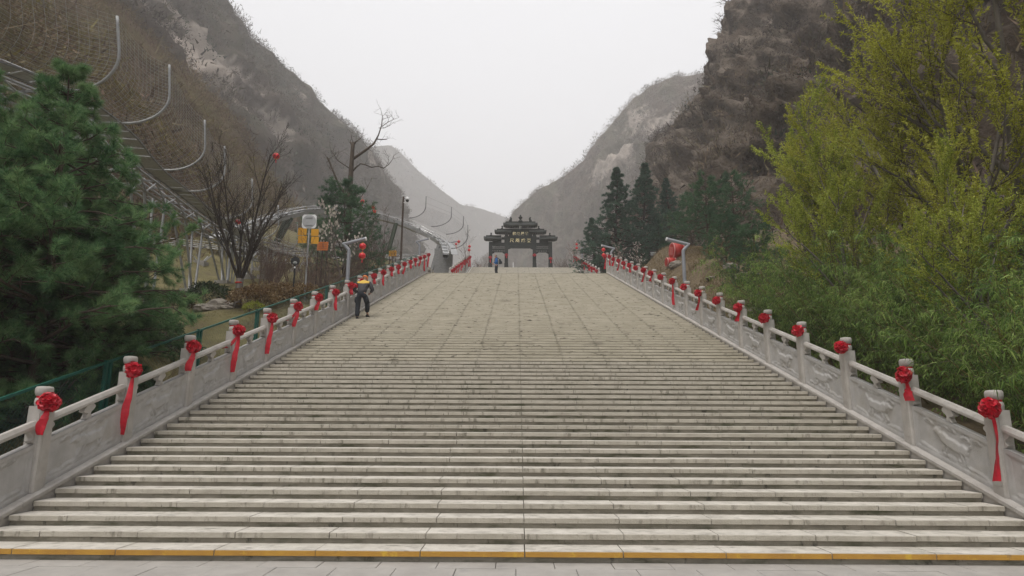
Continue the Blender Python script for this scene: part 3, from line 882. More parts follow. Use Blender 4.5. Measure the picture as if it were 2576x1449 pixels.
# scroll stones closing the lower balustrades at the landing
for s, w in ((-1, 'coaster'), (1, 'cedar')):
    t = MB()
    pts = [(0, 0), (0.55, 0), (0.6, 0.18), (0.5, 0.34), (0.36, 0.42), (0.3, 0.62), (0.2, 0.85), (0.08, 0.95), (0, 0.9)]
    t.prism(pts, lambda p, q: (q, p[0], p[1]), -0.07, 0.07)
    o = t.obj('scroll_stone', m_rail, None, loc=(s * PX, YTOP + 0.37, ZTOP - 0.006))
    tag(o, 'rounded scroll stone ending the balustrade on the %s side of the landing' % w, 'scroll stone')

# ------------------------------------------------------------------ red satin rosettes
def rosette_mesh(seed):
    rng = random.Random(seed)
    mb = MB()
    n = 74
    for i in range(n):
        z = 1 - 2 * (i + 0.5) / n
        a = i * 2.39996 + rng.uniform(-.2, .2)
        d = Vector((math.sqrt(1 - z * z) * math.cos(a), math.sqrt(1 - z * z) * math.sin(a), z))
        d = (d + Vector((rng.uniform(-.15, .15), rng.uniform(-.15, .15), rng.uniform(-.15, .15)))).normalized()
        c = d * rng.uniform(0.06, 0.095)
        t = d.orthogonal().normalized()
        b = d.cross(t)
        rp = rng.uniform(0.042, 0.062)
        k = 7
        vv = [c]
        for q in range(k):
            an = 2 * math.pi * q / k
            vv.append(c + (t * math.cos(an) + b * math.sin(an)) * rp * rng.uniform(.75, 1.15) + d * rng.uniform(0.01, 0.05))
        mb.add(vv, [(0, 1 + q, 1 + (q + 1) % k) for q in range(k)])
    mb.lathe([(0.02, -0.08), (0.07, -0.05), (0.085, 0), (0.07, 0.05), (0.02, 0.08)], 10)
    return mb.mesh('flower', m_red)
def ribbon_mesh(path, w):
    """cloth strip with body; path = [(x, y, z, twist)]"""
    mb = MB()
    v = []
    n = len(path)
    for i, (x, y, z, tw) in enumerate(path):
        ww = w[i] if isinstance(w, list) else w
        cx, cy = math.cos(tw) * ww / 2, math.sin(tw) * ww / 2
        nx, ny = -math.sin(tw) * 0.003, math.cos(tw) * 0.003
        fold = 0.3 * ww
        v += [(x - cx, y - cy, z), (x + nx * fold * 40, y + ny * fold * 40, z + 0.004), (x + cx, y + cy, z)]
    f = []
    for i in range(n - 1):
        for j in range(2):
            a = i * 3 + j
            f.append((a, a + 1, a + 4, a + 3))
    mb.add(v, f)
    m = len(v)
    mb.add([(p[0] + 0.002, p[1] + 0.005, p[2]) for p in v], [tuple(reversed(q)) for q in f])
    return mb.mesh('ribbon_tail', m_red)
def tail(L, w, sway, rng, out=0.02):
    n = 12
    pth = []
    for i in range(n + 1):
        t = i / n
        pth.append((sway * t * t + 0.02 * math.sin(5 * t + rng.random()), -out - 0.03 * math.sin(3 * t), -0.07 - L * t, 0.5 * math.sin(4 * t + sway * 9)))
    ws = [w * (0.45 + 0.65 * min(1, i / n * 1.6)) for i in range(n + 1)]
    return ribbon_mesh(pth, ws)
ROS = [rosette_mesh(s) for s in (1, 2, 3)]
trng = random.Random(5)
TAILS = {'long': [tail(1.05, .10, .04, trng), tail(0.95, .11, -.05, trng)], 'medium': [tail(.6, .10, .05, trng), tail(.55, .11, -.08, trng)],
         'short': [tail(.34, .13, .06, trng), tail(.38, .12, -.05, trng)]}
blown = ribbon_mesh([(0, -.02, -.1, 0.2), (-.05, -.03, -.2, .3), (-.14, -.05, -.33, .5), (-.24, -.06, -.42, .7), (-.36, -.06, -.44, .8), (-.46, -.05, -.40, .9)], [.05, .07, .09, .09, .08, .05])
band = MB()
band.lathe([(0.079, 1.235), (0.088, 1.24), (0.088, 1.268), (0.079, 1.273)], 16)
BAND = band.mesh('tie_band', m_red)
ORD = ['first', 'second', 'third', 'fourth', 'fifth', 'sixth', 'seventh', 'eighth', 'ninth', 'tenth', 'eleventh', 'twelfth', 'thirteenth', 'fourteenth', 'fifteenth', 'sixteenth', 'seventeenth', 'eighteenth', 'nineteenth', 'twentieth', 'twenty-first']
rr = random.Random(2)
def rosette(side, y, z, kind, label, drop=0.0, fwd=0.14, sz=0.98, group='red rosettes tied to the stair posts', blow=False, px=None):
    th = thing('red_rosette', label, 'rosette', (side * PX if px is None else px, y, z), 0, group)
    ang = rr.uniform(-.25, .25)
    loc = (-side * rr.uniform(0.15, 0.21), -fwd, 1.215 - drop)
    fl = link('flower', ROS[rr.randrange(3)], th, loc, (rr.uniform(0, 6), rr.uniform(0, 6), rr.uniform(0, 6)), (1.08 * sz,) * 3)
    if kind:
        link('ribbon_tail', TAILS[kind][rr.randrange(2)], th, loc, (0, 0, ang), (1, 1, rr.uniform(.9, 1.1)))
    if blow:
        link('ribbon_tail', blown, th, loc)
    link('tie_band', BAND, th, (0, 0, .04))
    return th
leftk = ['short', 'short', 'long', 'short', 'long', 'long', 'medium', 'short', 'medium', 'short', 'medium', 'short', 'medium', 'short', 'short', 'medium', 'short', 'short', 'medium', 'long', 'long']
rightk = ['medium', 'long', 'short', None, None, None, 'short', None, 'medium', None, 'long', None, 'short', 'medium', None, 'short', 'short', 'medium', 'short', 'medium', 'long']
desc = {'long': 'a long hanging tail', 'medium': 'a medium hanging tail', 'short': 'a short tail', None: 'no visible tail'}
for side, kinds, where in ((-1, leftk, 'fence-side balustrade'), (1, rightk, 'willow-side balustrade')):
    for j, y in enumerate(YS):
        k = kinds[j]
        rosette(side, y, nz(y) + 0.055, k, 'red rosette with %s on the %s post up the %s' % (desc[k], ORD[j], where), rr.uniform(-.02, .06), blow=(side < 0 and j in (4, 6)))
for side, where in ((-1, 'coaster-side'), (1, 'cedar-side')):
    for j, y in enumerate(YS2):
        rosette(side, y, nz2(y) + 0.055, rr.choice(['short', 'medium', 'long']) if side < 0 else rr.choice(['short', None, 'medium']),
                'red rosette on the %s post of the %s upper balustrade' % (ORD[j], where), rr.uniform(0, .1), px=XU + side * (HW2 + .19))

# ------------------------------------------------------------------ green mesh fence
def fence(name, label, pts, h, sink):
    """pts: foot points; panels with diagonal wire between twin posts"""
    root = thing(name, label, 'fence', pts[0])
    o0 = Vector(pts[0])
    pts = [Vector(p) - o0 for p in pts]
    for p in pts:
        for s in (-0.045, 0.045):
            MB().box(-.03, .03, -.027, .027, -sink, h + 0.02).obj('fence_post', m_green, root, loc=(p.x, p.y + s * 1.4, p.z))
    for a, b in zip(pts[:-1], pts[1:]):
        d = b - a
        sub = MB(); sub.beam(a + Vector((0, 0, h)), b + Vector((0, 0, h)), .04, .045); sub.obj('top_rail', m_green, root)
        sub = MB(); sub.beam(a + Vector((0, 0, .08)), b + Vector((0, 0, .08)), .035, .035); sub.obj('bottom_rail', m_green, root)
        L = d.length
        cell = 0.075
        p0, p1 = [], []
        H = h - 0.1
        for dr in (1, -1):
            s = -H
            while s < L:
                # line from (s, 0) to (s+H, H) clipped to [0, L]
                t0, t1 = max(0, -s), min(H, L - s)
                if t1 > t0:
                    q0, q1 = (s + t0, t0), (s + t1, t1)
                    if dr < 0: q0, q1 = (L - q0[0], q0[1]), (L - q1[0], q1[1])
                    p0.append(a + d * (q0[0] / L) + Vector((0, 0, .09 + q0[1])))
                    p1.append(a + d * (q1[0] / L) + Vector((0, 0, .09 + q1[1])))
                s += cell * 1.4142
        n = len(p0)
        V, Fc = frusta(np.array(p0), np.array(p1), np.full(n, .0022), np.full(n, .0022), 3)
        o = link('wire_mesh', np_mesh('wire_mesh', V, Fc, m_wire), root)
        tag(o, None, None, None, 'stuff')
    return root
fp = []
for j in range(-2, 11):
    y = 15.6 + 3.375 * j
    fp.append((-7.65, y, nz(y) - 0.28 if y > 8 else -0.2))
fence('mesh_fence', 'green steel mesh fence running up beside the stone balustrade', fp, 1.5, 0.5)
fence('mesh_fence', 'short green mesh fence across the end of the landing under the coaster', [(-7.1, 49.0, ZTOP - .01), (-9.2, 50.0, ZTOP + .1), (-11.5, 51.0, ZTOP + .3)], 1.35, 0.4)

# ------------------------------------------------------------------ lamp posts and lanterns
def lantern_parts(th, z, r=0.16):
    prof = [(r * .35, z - r * .86), (r * .7, z - r * .7), (r * .95, z - r * .3), (r, z), (r * .95, z + r * .3), (r * .7, z + r * .7), (r * .35, z + r * .86)]
    MB().lathe(prof, 20, (0, 0, 0), 0.025, 10).obj('shade', m_redlan, th, True)
    MB().lathe([(r * .36, z + r * .85), (r * .36, z + r * 1.0), (r * .1, z + r * 1.02)], 10).obj('cap', m_gold, th)
    MB().lathe([(r * .36, z - r * 1.0), (r * .36, z - r * .85), (r * .1, z - r * .84)], 10).obj('base_ring', m_gold, th)
    t = MB()
    for q in range(7):
        a = q * 0.9
        t.tube([(r * .1 * math.cos(a), r * .1 * math.sin(a), z - r), (r * .16 * math.cos(a), r * .16 * math.sin(a), z - r * 2.0)], .006, 4)
    t.obj('tassel', m_redlan, th)
def lantern(loc, label, r=0.16, cord=0.2):
    th = thing('red_lantern', label, 'lantern', loc, 0, 'red lanterns')
    lantern_parts(th, 0, r)
    MB().tube([(0, 0, r), (0, 0, r + cord)], .006, 4).obj('cord', m_redlan, th)
    return th
def lamp(side, Y, label, lan, where):
    x = side * 7.5
    z = max(gz(x, Y), valley(Y) - 0.2) - 0.1
    th = thing('lamp_post', label, 'lamp post', (x, Y, z), 0, 'angular grey lamp posts')
    top = valley(Y) + 2.62 - z
    MB().tube([(0, 0, 0), (0, 0, top)], [.085, .08], 10).obj('pole', m_lampm, th)
    MB().tube([(0, 0, top - .02), (side * 0.26, 0, top + .28)], .078, 10).obj('elbow', m_lampm, th)
    MB().tube([(side * 0.30, 0, top + .26), (-side * .72, 0, top + .52)], [.075, .078], 10).obj('arm', m_lampm, th)
    MB().lathe([(.078, 0), (.083, .01), (.083, .05), (.06, .06)], 10).obj('lens', m_white, th, loc=(-side * .70, 0, top + .515), rot=(0, -side * 1.32, 0))
    MB().box(-.13, .13, -.13, .13, -.05, .03).obj('base_plate', m_lampm, th)
    if lan:
        for q, (nm, dz) in enumerate((('upper', .24), ('lower', .68))):
            lantern((x - side * .6, Y, z + top + .41 - dz), '%s red lantern hanging from the lamp post %s' % (nm, where), 0.155, 0.08 if q == 0 else 0.29)
lamp(-1, 28.2, 'angled grey lamp post with lanterns behind the fence near the climbing worker', True, 'near the climbing worker')
lamp(1, 28.6, 'angled grey lamp post without lanterns on the dry grass mound', False, '')
lamp(-1, 48.6, 'angled grey lamp post without lanterns beside the coaster pylon at the landing', False, '')
lamp(1, 50.5, 'angled grey lamp post with lanterns in front of the cedars', True, 'in front of the cedars')
lamp(1, 73.0, 'angled grey lamp post with lanterns at the top of the upper flight', True, 'at the top of the upper flight')
lamp(-1, 71.5, 'angled grey lamp post with lanterns beside the coaster-side upper balustrade', True, 'by the coaster-side upper balustrade')
# ================================================================== dark memorial gate
GY_ = YEND + 2.6
GX_ = P(1309, 675, GY_).x
K = 0.00545
gate = thing('memorial_gate', 'dark carved stone memorial gate with tiered roofs and gold lettering', 'gate', (GX_, GY_, ZEND - 0.006))
ZB = P(1309, 674, GY_).z - (ZEND - 0.006)     # height of the sight line over the stair edge
def GZz(y): return ZB + (1300 - y) * K
def GXx(x): return (x - 995) * K
def gbox(name, x0, x1, y0, y1, d0, d1, m=None, parent=None):
    return MB().box(GXx(x0), GXx(x1), d0, d1, GZz(y1), GZz(y0)).obj(name, m or m_gate, parent or gate)
for (a, b, top) in ((305, 380, 720), (652, 725, 560), (1265, 1340, 560), (1610, 1688, 720)):
    o = MB().box(GXx(a), GXx(b), -.2, .2, 0, GZz(top)).obj('pillar', m_gate, gate)
    MB().box(GXx(a) - .07, GXx(b) + .07, -.45, .45, 0, ZB + 0.03).obj('pillar_base', m_gate, o)
    MB().box(GXx(a) - .03, GXx(b) + .03, -.42, -.21, 0, ZB + .5).obj('drum_stone', m_gate, o)
gbox('lintel', 726, 1264, 790, 850, -.16, .16)
gbox('lintel', 726, 1264, 735, 780, -.14, .14)
gbox('tablet', 726, 1264, 640, 736, -.10, .10)
gbox('lintel', 640, 1350, 590, 640, -.17, .17)
gbox('tablet', 740, 1255, 480, 590, -.09, .09)
gbox('name_board', 812, 1184, 492, 580, -.14, -.095, m_gate_l)
gbox('tablet', 760, 1235, 415, 480, -.12, .12)
for (a, b) in ((381, 651), (1341, 1609)):
    gbox('lintel', a, b, 760, 800, -.15, .15)
    gbox('lintel', a, b, 870, 905, -.15, .15)
    for q in range(11):                                    # pierced lattice between the beams
        xx = a + (b - a) * (q + .5) / 11
        gbox('lattice_bar', xx - 8, xx + 8, 799, 871, -.05, .05)
    gbox('lattice_bar', a, b, 829, 841, -.045, .045)
    gbox('lintel', a, b, 930, 948, -.1, .1)
    for q in range(7):
        xx = a + (b - a) * (q + .5) / 7
        gbox('lattice_bar', xx - 9, xx + 9, 904, 931, -.05, .05)
    for sgn, xx in ((1, a), (-1, b)):                       # corner brackets under the beam
        MB().prism([(0, 0), (50 * K * sgn, 0), (40 * K * sgn, -18 * K), (18 * K * sgn, -26 * K), (10 * K * sgn, -34 * K), (0, -36 * K)], lambda p, t: (GXx(xx) + p[0], t, GZz(948) + p[1]), -.07, .07).obj('corner_bracket', m_gate, gate)
    # wall between beam and roof with a small window
    s0, s1 = (a, b) if a < 900 else (b, a)
    wx = 612 if a < 900 else 1378
    lo, hi = min(a, b), max(a, b)
    gbox('tablet', lo, wx - 32, 640, 760, -.08, .08)
    gbox('tablet', wx + 32, hi + 0.1, 640, 760, -.08, .08)
    gbox('tablet', wx - 32, wx + 32, 735, 760, -.078, .078)
    gbox('tablet', wx - 32, wx + 32, 610, 660, -.078, .078)
for sgn, xx in ((1, 726), (-1, 1264)):
    MB().prism([(0, 0), (66 * K * sgn, 0), (52 * K * sgn, -14 * K), (30 * K * sgn, -20 * K), (16 * K * sgn, -30 * K), (0, -32 * K)], lambda p, t: (GXx(xx) + p[0], t, GZz(850) + p[1]), -.08, .08).obj('corner_bracket', m_gate, gate)
sc_ = MB()
for q in range(18):
    xx = 800 + q * 22
    sc_.box(GXx(xx), GXx(xx + 16), -.06, .06, GZz(862), GZz(849))
sc_.obj('fringe', m_gate, gate)

def roof(x0, x1, yr, ye, depth, flare=26, lend=True, rend=True, beasts=True):
    """hipped tile roof: ridge at yr, eaves at ye, tips flaring up"""
    n = 16
    v, f = [], []
    zr, ze = GZz(yr), GZz(ye)
    def eave(t):
        e = 0
        if lend: e = max(e, (1 - t * 5) ** 2 if t < .2 else 0)
        if rend: e = max(e, (1 - (1 - t) * 5) ** 2 if t > .8 else 0)
        return e
    for i in range(n + 1):
        t = i / n
        xe = GXx(x0 + (x1 - x0) * t)
        xr = GXx(x0 + (40 if lend else 0) + (x1 - x0 - (40 if lend else 0) - (40 if rend else 0)) * t)
        up = eave(t) * flare * K
        dd = depth * (1 + .08 * eave(t))
        v += [(xr, -.06, zr), (0.5 * (xr + xe), -dd * .45, zr + (ze - zr) * .62 + up * .4), (xe, -dd, ze + up), (xe, -dd, ze + up - .10), (xe, dd, ze + up - .10), (xe, dd, ze + up), (0.5 * (xr + xe), dd * .45, zr + (ze - zr) * .62 + up * .4), (xr, .06, zr)]
    for i in range(n):
        for j in range(8):
            a, b = i * 8 + j, i * 8 + (j + 1) % 8
            f.append((a, b, b + 8, a + 8))
    f += [tuple(range(7, -1, -1)), tuple(n * 8 + j for j in range(8))]
    r = MB().add(v, f).obj('roof', m_gate_l, gate)
    tl = MB()                                             # tile rolls running down the slope
    m = int((x1 - x0) / 14)
    for i in range(m + 1):
        t = (i + .5) / (m + 1)
        xe = GXx(x0 + (x1 - x0) * t)
        up = eave(t) * flare * K
        for sg in (-1, 1):
            tl.tube([(xe, sg * .10, zr - .02), (xe, sg * depth * .5, zr + (ze - zr) * .62 + up * .4 + .02), (xe, sg * depth * 1.01, ze + up + .01)], .022, 5)
    tl.obj('tile_rolls', m_gate_l, r)
    MB().box(GXx(x0 + 46 if lend else x0), GXx(x1 - 46 if rend else x1), -.07, .07, zr - .05, zr + .13).obj('ridge', m_gate, r)
    fb = MB()                                             # dark bracket course under the eaves
    k = int((x1 - x0) / 62)
    for i in range(k):
        xx = x0 + 40 + (x1 - x0 - 80) * (i + .5) / k
        fb.prism([(-9 * K, 0), (9 * K, 0), (26 * K, 30 * K), (-26 * K, 30 * K)], lambda p, t: (GXx(xx) + p[0], t, ze - 36 * K + p[1]), -.22, .22)
    fb.box(GXx(x0 + 26), GXx(x1 - 26), -.26, .26, ze - 8 * K, ze + .01)
    fb.obj('bracket_set', m_gate, r)
    for on, xa, sg in ((lend, x0, 1), (rend, x1, -1)):
        if not on: continue
        for q in range(3):
            xx = GXx(xa + sg * (12 + q * 26))
            zz = ze + eave((q * 26 + 12) / (x1 - x0)) * flare * K
            MB().lathe([(.035, 0), (.05, .04), (.035, .09), (.045, .13), (.02, .17)], 6, (xx, -depth * .93, zz - .01)).obj('ridge_beast', m_gate, r)
    return r
top = roof(618, 1372, 272, 350, 0.62)
for sg, (xa, xb) in ((-1, (428, 800)), (1, (1190, 1565))):
    roof(xa, xb, 440, 500, 0.58, 26, sg < 0, sg > 0)
    MB().prism([(0, 0), (70 * K, 0), (74 * K, 40 * K), (60 * K, 62 * K), (66 * K, 96 * K), (48 * K, 112 * K), (30 * K, 96 * K), (36 * K, 60 * K), (16 * K, 46 * K)], lambda p, t: ((GXx(545) + p[0]) if sg < 0 else (GXx(1445) - p[0]), t, GZz(456) + p[1]), -.09, .09).obj('dragon_finial', m_gate, gate)
for sg, (xa, xb) in ((-1, (192, 575)), (1, (1415, 1808))):
    roof(xa, xb, 590, 655, 0.58, 26, sg < 0, sg > 0)
    MB().prism([(0, 0), (66 * K, 0), (70 * K, 40 * K), (56 * K, 58 * K), (62 * K, 88 * K), (44 * K, 104 * K), (28 * K, 90 * K), (34 * K, 56 * K), (16 * K, 44 * K)], lambda p, t: ((GXx(306) + p[0]) if sg < 0 else (GXx(1686) - p[0]), t, GZz(606) + p[1]), -.09, .09).obj('dragon_finial', m_gate, gate)
for sg, xa in ((1, 738), (-1, 1252)):
    MB().prism([(0, 0), (80 * K * sg, 0), (66 * K * sg, 44 * K), (72 * K * sg, 100 * K), (50 * K * sg, 132 * K), (24 * K * sg, 128 * K), (30 * K * sg, 84 * K), (8 * K * sg, 60 * K)], lambda p, t: (GXx(xa) + p[0], t, GZz(280) + p[1]), -.1, .1).obj('dragon_finial', m_gate, gate)
MB().lathe([(60 * K, 0), (46 * K, 30 * K), (22 * K, 52 * K), (24 * K, 70 * K), (44 * K, 96 * K), (40 * K, 116 * K), (16 * K, 130 * K), (18 * K, 148 * K), (4 * K, 172 * K)], 10, (0, 0, GZz(260))).obj('centre_finial', m_gate, gate)
gbox('name_board', 962, 1030, 326, 446, -.34, -.27, m_gate_l)
gbox('bracket_post', 968, 1024, 380, 470, -.27, -.1)

# the wording, gold characters read from right to left
def glyphs(text, x0, x1, yc, h, yface, m, vertical=None):
    n = len(text)
    for i, chh in enumerate(text):
        cu = bpy.data.curves.new('glyph', 'FONT')
        cu.body = chh
        cu.size = h * 1.12
        cu.extrude = 0.012
        cu.offset = 0.012
        cu.align_x = 'CENTER'
        cu.align_y = 'CENTER'
        tmp = bpy.data.objects.new('glyph_tmp', cu)
        COL.objects.link(tmp)
        dg = bpy.context.evaluated_depsgraph_get()
        me = bpy.data.meshes.new_from_object(tmp.evaluated_get(dg))
        bpy.data.objects.remove(tmp)
        me.materials.clear(); me.materials.append(m)
        if vertical: x, y = x0, yc + (i - (n - 1) / 2) * vertical
        else: x, y = x0 + (x1 - x0) * i / (n - 1), yc
        link('gold_character', me, gate, (GXx(x), yface, GZz(y)), (math.pi / 2, 0, 0))
glyphs('\u5c3a\u54ab\u5a01\u5929', 808, 1180, 690, 78 * K, -.115, m_glyph)
glyphs('\u6975\u5cfb\u56b4\u5c0a', 862, 1132, 536, 66 * K, -.155, m_glyph)
glyphs('\u6555\u5efa', 996, 996, 386, 50 * K, -.355, m_glyph_w, 54)
def gate_rosette(x, y, kind, label):
    th = thing('red_rosette', label, 'rosette', (GX_ + GXx(x), GY_ - .36, ZEND + GZz(y)), 0, 'red rosettes on the gate pillars')
    link('flower', ROS[1], th, (0, 0, 0), (rr.random(), rr.random(), rr.random()), (1.35,) * 3)
    if kind: link('ribbon_tail', TAILS[kind][0], th, (0, 0, 0))
    MB().box(-.26, .26, .10, .13, -.03, .03).obj('tie_band', m_red, th)
    return th
gate_rosette(341, 1080, 'medium', 'red rosette with a hanging tail on the gate pillar behind the man in blue')
gate_rosette(690, 1025, 'short', 'red rosette on the gate pillar nearer the white bollard')
gate_rosette(1302, 1028, None, 'red rosette on the inner gate pillar farther from the white bollard')
gate_rosette(1652, 1103, 'medium', 'red rosette with a hanging tail on the outer gate pillar toward the cedars')
o = thing('bollard', 'small white bollard at the foot of the dark gate', 'bollard', (P(1291, 672, GY_ - .9).x, GY_ - 1.2, ZEND - .006))
MB().lathe([(.07, 0), (.07, .75), (.055, .8)], 10).obj('shaft', m_white, o)
MB().lathe([(.06, .8), (.075, .83), (.06, .92), (.02, .95)], 10).obj('cap', m_white, o)
# ================================================================== mountain coaster
def smooth_path(pts, n):
    """Catmull-Rom through pts, then even spacing"""
    p = [Vector(q) for q in pts]
    p = [p[0] * 2 - p[1]] + p + [p[-1] * 2 - p[-2]]
    res = []
    for i in range(1, len(p) - 2):
        for k in range(24):
            t = k / 24
            a, b, c, d = p[i - 1], p[i], p[i + 1], p[i + 2]
            res.append(0.5 * ((2 * b) + (c - a) * t + (2 * a - 5 * b + 4 * c - d) * t * t + (3 * b - a - 3 * c + d) * t ** 3))
    res.append(p[-2])
    acc = [0]
    for a, b in zip(res[:-1], res[1:]): acc.append(acc[-1] + (b - a).length)
    arr = np.array([tuple(q) for q in res])
    tt = np.linspace(0, acc[-1], n)
    return [Vector((np.interp(t, acc, arr[:, 0]), np.interp(t, acc, arr[:, 1]), np.interp(t, acc, arr[:, 2]))) for t in tt], acc[-1]
def frames(path):
    fr = []
    for i, p in enumerate(path):
        t = (path[min(i + 1, len(path) - 1)] - path[max(i - 1, 0)]).normalized()
        s = t.cross(Vector((0, 0, 1))).normalized()
        fr.append((p, t, s, s.cross(t)))
    return fr
def off(f, a, b): return f[0] + f[2] * a + f[3] * b
UNIT = MB().box(-.5, .5, -.5, .5, -.5, .5)
def unit_box(m): return UNIT.mesh('piece', m)
UB_DARK, UB_STEEL, UB_PLATE = unit_box(m_steel_d), unit_box(m_steel), unit_box(surf('walkway_grating', (0.30, 0.305, 0.31), (0.42, 0.425, 0.43), 9, 0.6, metal=0.1))
def place(name, me, root, f, a, b, lx, ly, lz):
    o = link(name, me, root)
    M = Matrix((f[2], f[1], f[3])).transposed().to_4x4()
    M.translation = off(f, a, b) - root.location
    o.matrix_local = M @ Matrix.Diagonal((lx, ly, lz, 1))
    return o
def coaster(label, pts, walk=0, nets=(), spacing=1.15, girder=True, jscale=1.0, jlen=2.1):
    """rails on cross ties over a box girder; walk = +1/-1: grated walkway on that side; nets = positions (0..1) of the curved net posts"""
    path, L = smooth_path(pts, 8)
    n = max(12, int(L / spacing))
    path, L = smooth_path(pts, n)
    fr = frames(path)
    root = thing('coaster_track', label, 'coaster track', path[0])
    o0 = root.location
    for a in (-0.28, 0.28):
        MB().tube([off(f, a, 0.16) - o0 for f in fr], .032, 7).obj('rail', m_bright, root, True)
        MB().tube([off(f, a * 1.25, 0.42) - o0 for f in fr], .02, 6).obj('guide_rail', m_bright, root, True)
    if girder == 'truss':
        for a in (-.26, .26):
            MB().tube([off(f, a, -.62) - o0 for f in fr], .055, 6).obj('truss_chord', m_steel, root)
            MB().tube([off(f, a * 1.2, -.02) - o0 for f in fr], .05, 6).obj('truss_chord', m_steel, root)
        for i in range(len(fr) - 1):
            for a in (-.27, .27):
                t0, t1 = (-.62, -.02) if i % 2 else (-.02, -.62)
                MB().tube([off(fr[i], a, t0) - o0, off(fr[i + 1], a, t1) - o0], .032, 5).obj('truss_brace', m_steel, root)
            MB().tube([off(fr[i], -.26, -.62) - o0, off(fr[i], .26, -.62) - o0], .02, 5).obj('truss_brace', m_steel_d, root)
    elif girder:
        g = MB()
        v, fc = [], []
        for f in fr:
            v += [off(f, -.22, -.42) - o0, off(f, .22, -.42) - o0, off(f, .30, -.02) - o0, off(f, -.30, -.02) - o0]
        for i in range(len(fr) - 1):
            for j in range(4):
                a, b = i * 4 + j, i * 4 + (j + 1) % 4
                fc.append((a, b, b + 4, a + 4))
        g.add(v, fc).obj('girder', m_steel, root)
    for i, f in enumerate(fr):
        place('cross_tie', UB_DARK, root, f, 0.0, 0.06, 0.95, .07, .07)
        for a in (-.34, .34):
            MB().tube([off(f, a, .06) - o0, off(f, a * 1.05, .42) - o0], .014, 5).obj('rail_stanchion', m_steel_d, root)
    if walk:
        for i in range(len(fr) - 1):
            f0, f1 = fr[i], fr[i + 1]
            for q in range(2):
                t = (q + .5) / 2
                fm = (f0[0].lerp(f1[0], t), f0[1], f0[2], f0[3])
                place('walkway_plate', UB_PLATE, root, fm, walk * .86, 0.02, .62, (f1[0] - f0[0]).length / 2 - .05, .03)
        for a in (.54, 1.18):
            MB().tube([off(f, walk * a, 0.0) - o0 for f in fr], .035, 4).obj('walkway_beam', m_steel_d, root)
    if nets == 'pts':
        ar = np.array([tuple(q) for q in path])
        nets = [float(np.argmin(np.linalg.norm(ar - np.array(tuple(q)), axis=1))) / (len(path) - 1) for q in pts[1:-1]]
    prev = None
    for k, t in enumerate(nets):
        x = t * (len(fr) - 1)
        i = min(int(x), len(fr) - 2)
        f = (fr[i][0].lerp(fr[i + 1][0], x - i), fr[i][1], fr[i][2], fr[i][3])
        sd = walk if walk else 1
        arc = []
        for q in range(15):                                   # J shape: out to the side, then up
            w = q / 14
            if w < .62:
                an = w / .62 * math.pi / 2
                arc.append(off(f, sd * (1.2 + jscale * 1.35 * math.sin(an)), jscale * (1.0 - 1.0 * math.cos(an))))
            else:
                h = (w - .62) / .38
                arc.append(off(f, sd * (1.2 + jscale * (1.35 - .10 * h)), jscale * (1.0 + (jlen - 1.0) * h)))
        MB().tube([off(f, sd * .5, -.03) - o0] + [q - o0 for q in arc], .042, 8).obj('net_post', m_steel, root, True)
        if prev is not None:
            p0, p1 = [], []
            A = np.array([tuple(q) for q in prev]); B = np.array([tuple(q) for q in arc])
            ss = np.linspace(0, 14, 26)
            A2 = np.stack([np.interp(ss, range(15), A[:, c]) for c in range(3)], 1)
            B2 = np.stack([np.interp(ss, range(15), B[:, c]) for c in range(3)], 1)
            nb = 26
            for c in range(nb):
                t0, t1 = c / nb, (c + 1) / nb
                sag = lambda t: np.array([0, 0, -0.28 * math.sin(math.pi * t)]) * jscale
                p0.append(A2 + (B2 - A2) * t0 + sag(t0)); p1.append(A2 + (B2 - A2) * t1 + sag(t1))
                if c and c % 2 == 0:
                    q = A2 + (B2 - A2) * t0 + sag(t0)
                    p0.append(q[:-1]); p1.append(q[1:])
            p0, p1 = np.concatenate(p0) - np.array(o0), np.concatenate(p1) - np.array(o0)
            V, Fc = frusta(p0, p1, np.full(len(p0), .0048), np.full(len(p0), .0048), 3)
            tag(link('safety_net', np_mesh('safety_net', V, Fc, m_steel), root), None, None, None, 'stuff')
        prev = arc
    return root, fr
def legs(root, f, foot, spread=1.2, n=4, r=.055, m=None):
    o0 = root.location
    d = f[1]
    for i in range(n):
        a = (-.25, .25)[i % 2]
        b = (-1, 1)[i // 2] * spread if n > 2 else 0
        top = f[0] + f[2] * a + d * b - f[3] * .40
        ft = Vector(foot) + f[2] * a * .5 + d * (b * .12)
        MB().tube([ft - o0, top - o0], r, 7).obj('support_leg', m or m_steel, root)
    MB().box(-.35, .35, -.35, .35, -.4, .12).obj('footing', m_concrete, root, loc=Vector(foot) - o0)
def left(u, v, Y, a=1.2): return P(u, v, Y) + Vector((-a, -.25, 0))
A_pts = [left(-420, 40, 11.5), left(-120, 130, 14), left(195, 240, 17), left(330, 328, 20), left(405, 418, 22.6), left(470, 474, 26), left(560, 548, 31), left(640, 602, 37), left(700, 636, 43), left(770, 645, 50)]
rA, fA = coaster('grey steel coaster viaduct with walkway and curved net posts behind the pine', A_pts, 1, 'pts', girder='truss')
gA = rA
for t in (.20, .38, .50, .62, .74):
    f = fA[int(t * (len(fA) - 1))]
    fx, fy = f[0].x + .35, f[0].y + .2
    legs(rA, f, (fx, fy, gz(fx, fy) + .05), 1.3, 4, .055)
B_pts = [P(560, 600, 44), P(640, 566, 50), P(720, 540, 57), P(800, 528, 62), P(900, 532, 66), P(1000, 556, 68.5), P(1070, 585, 69), P(1112, 610, 67), P(1122, 640, 62.5)]
rB, fB = coaster('high curved coaster loop arching behind the dead tree and pine', B_pts, -1, (), 1.3)
o0 = rB.location
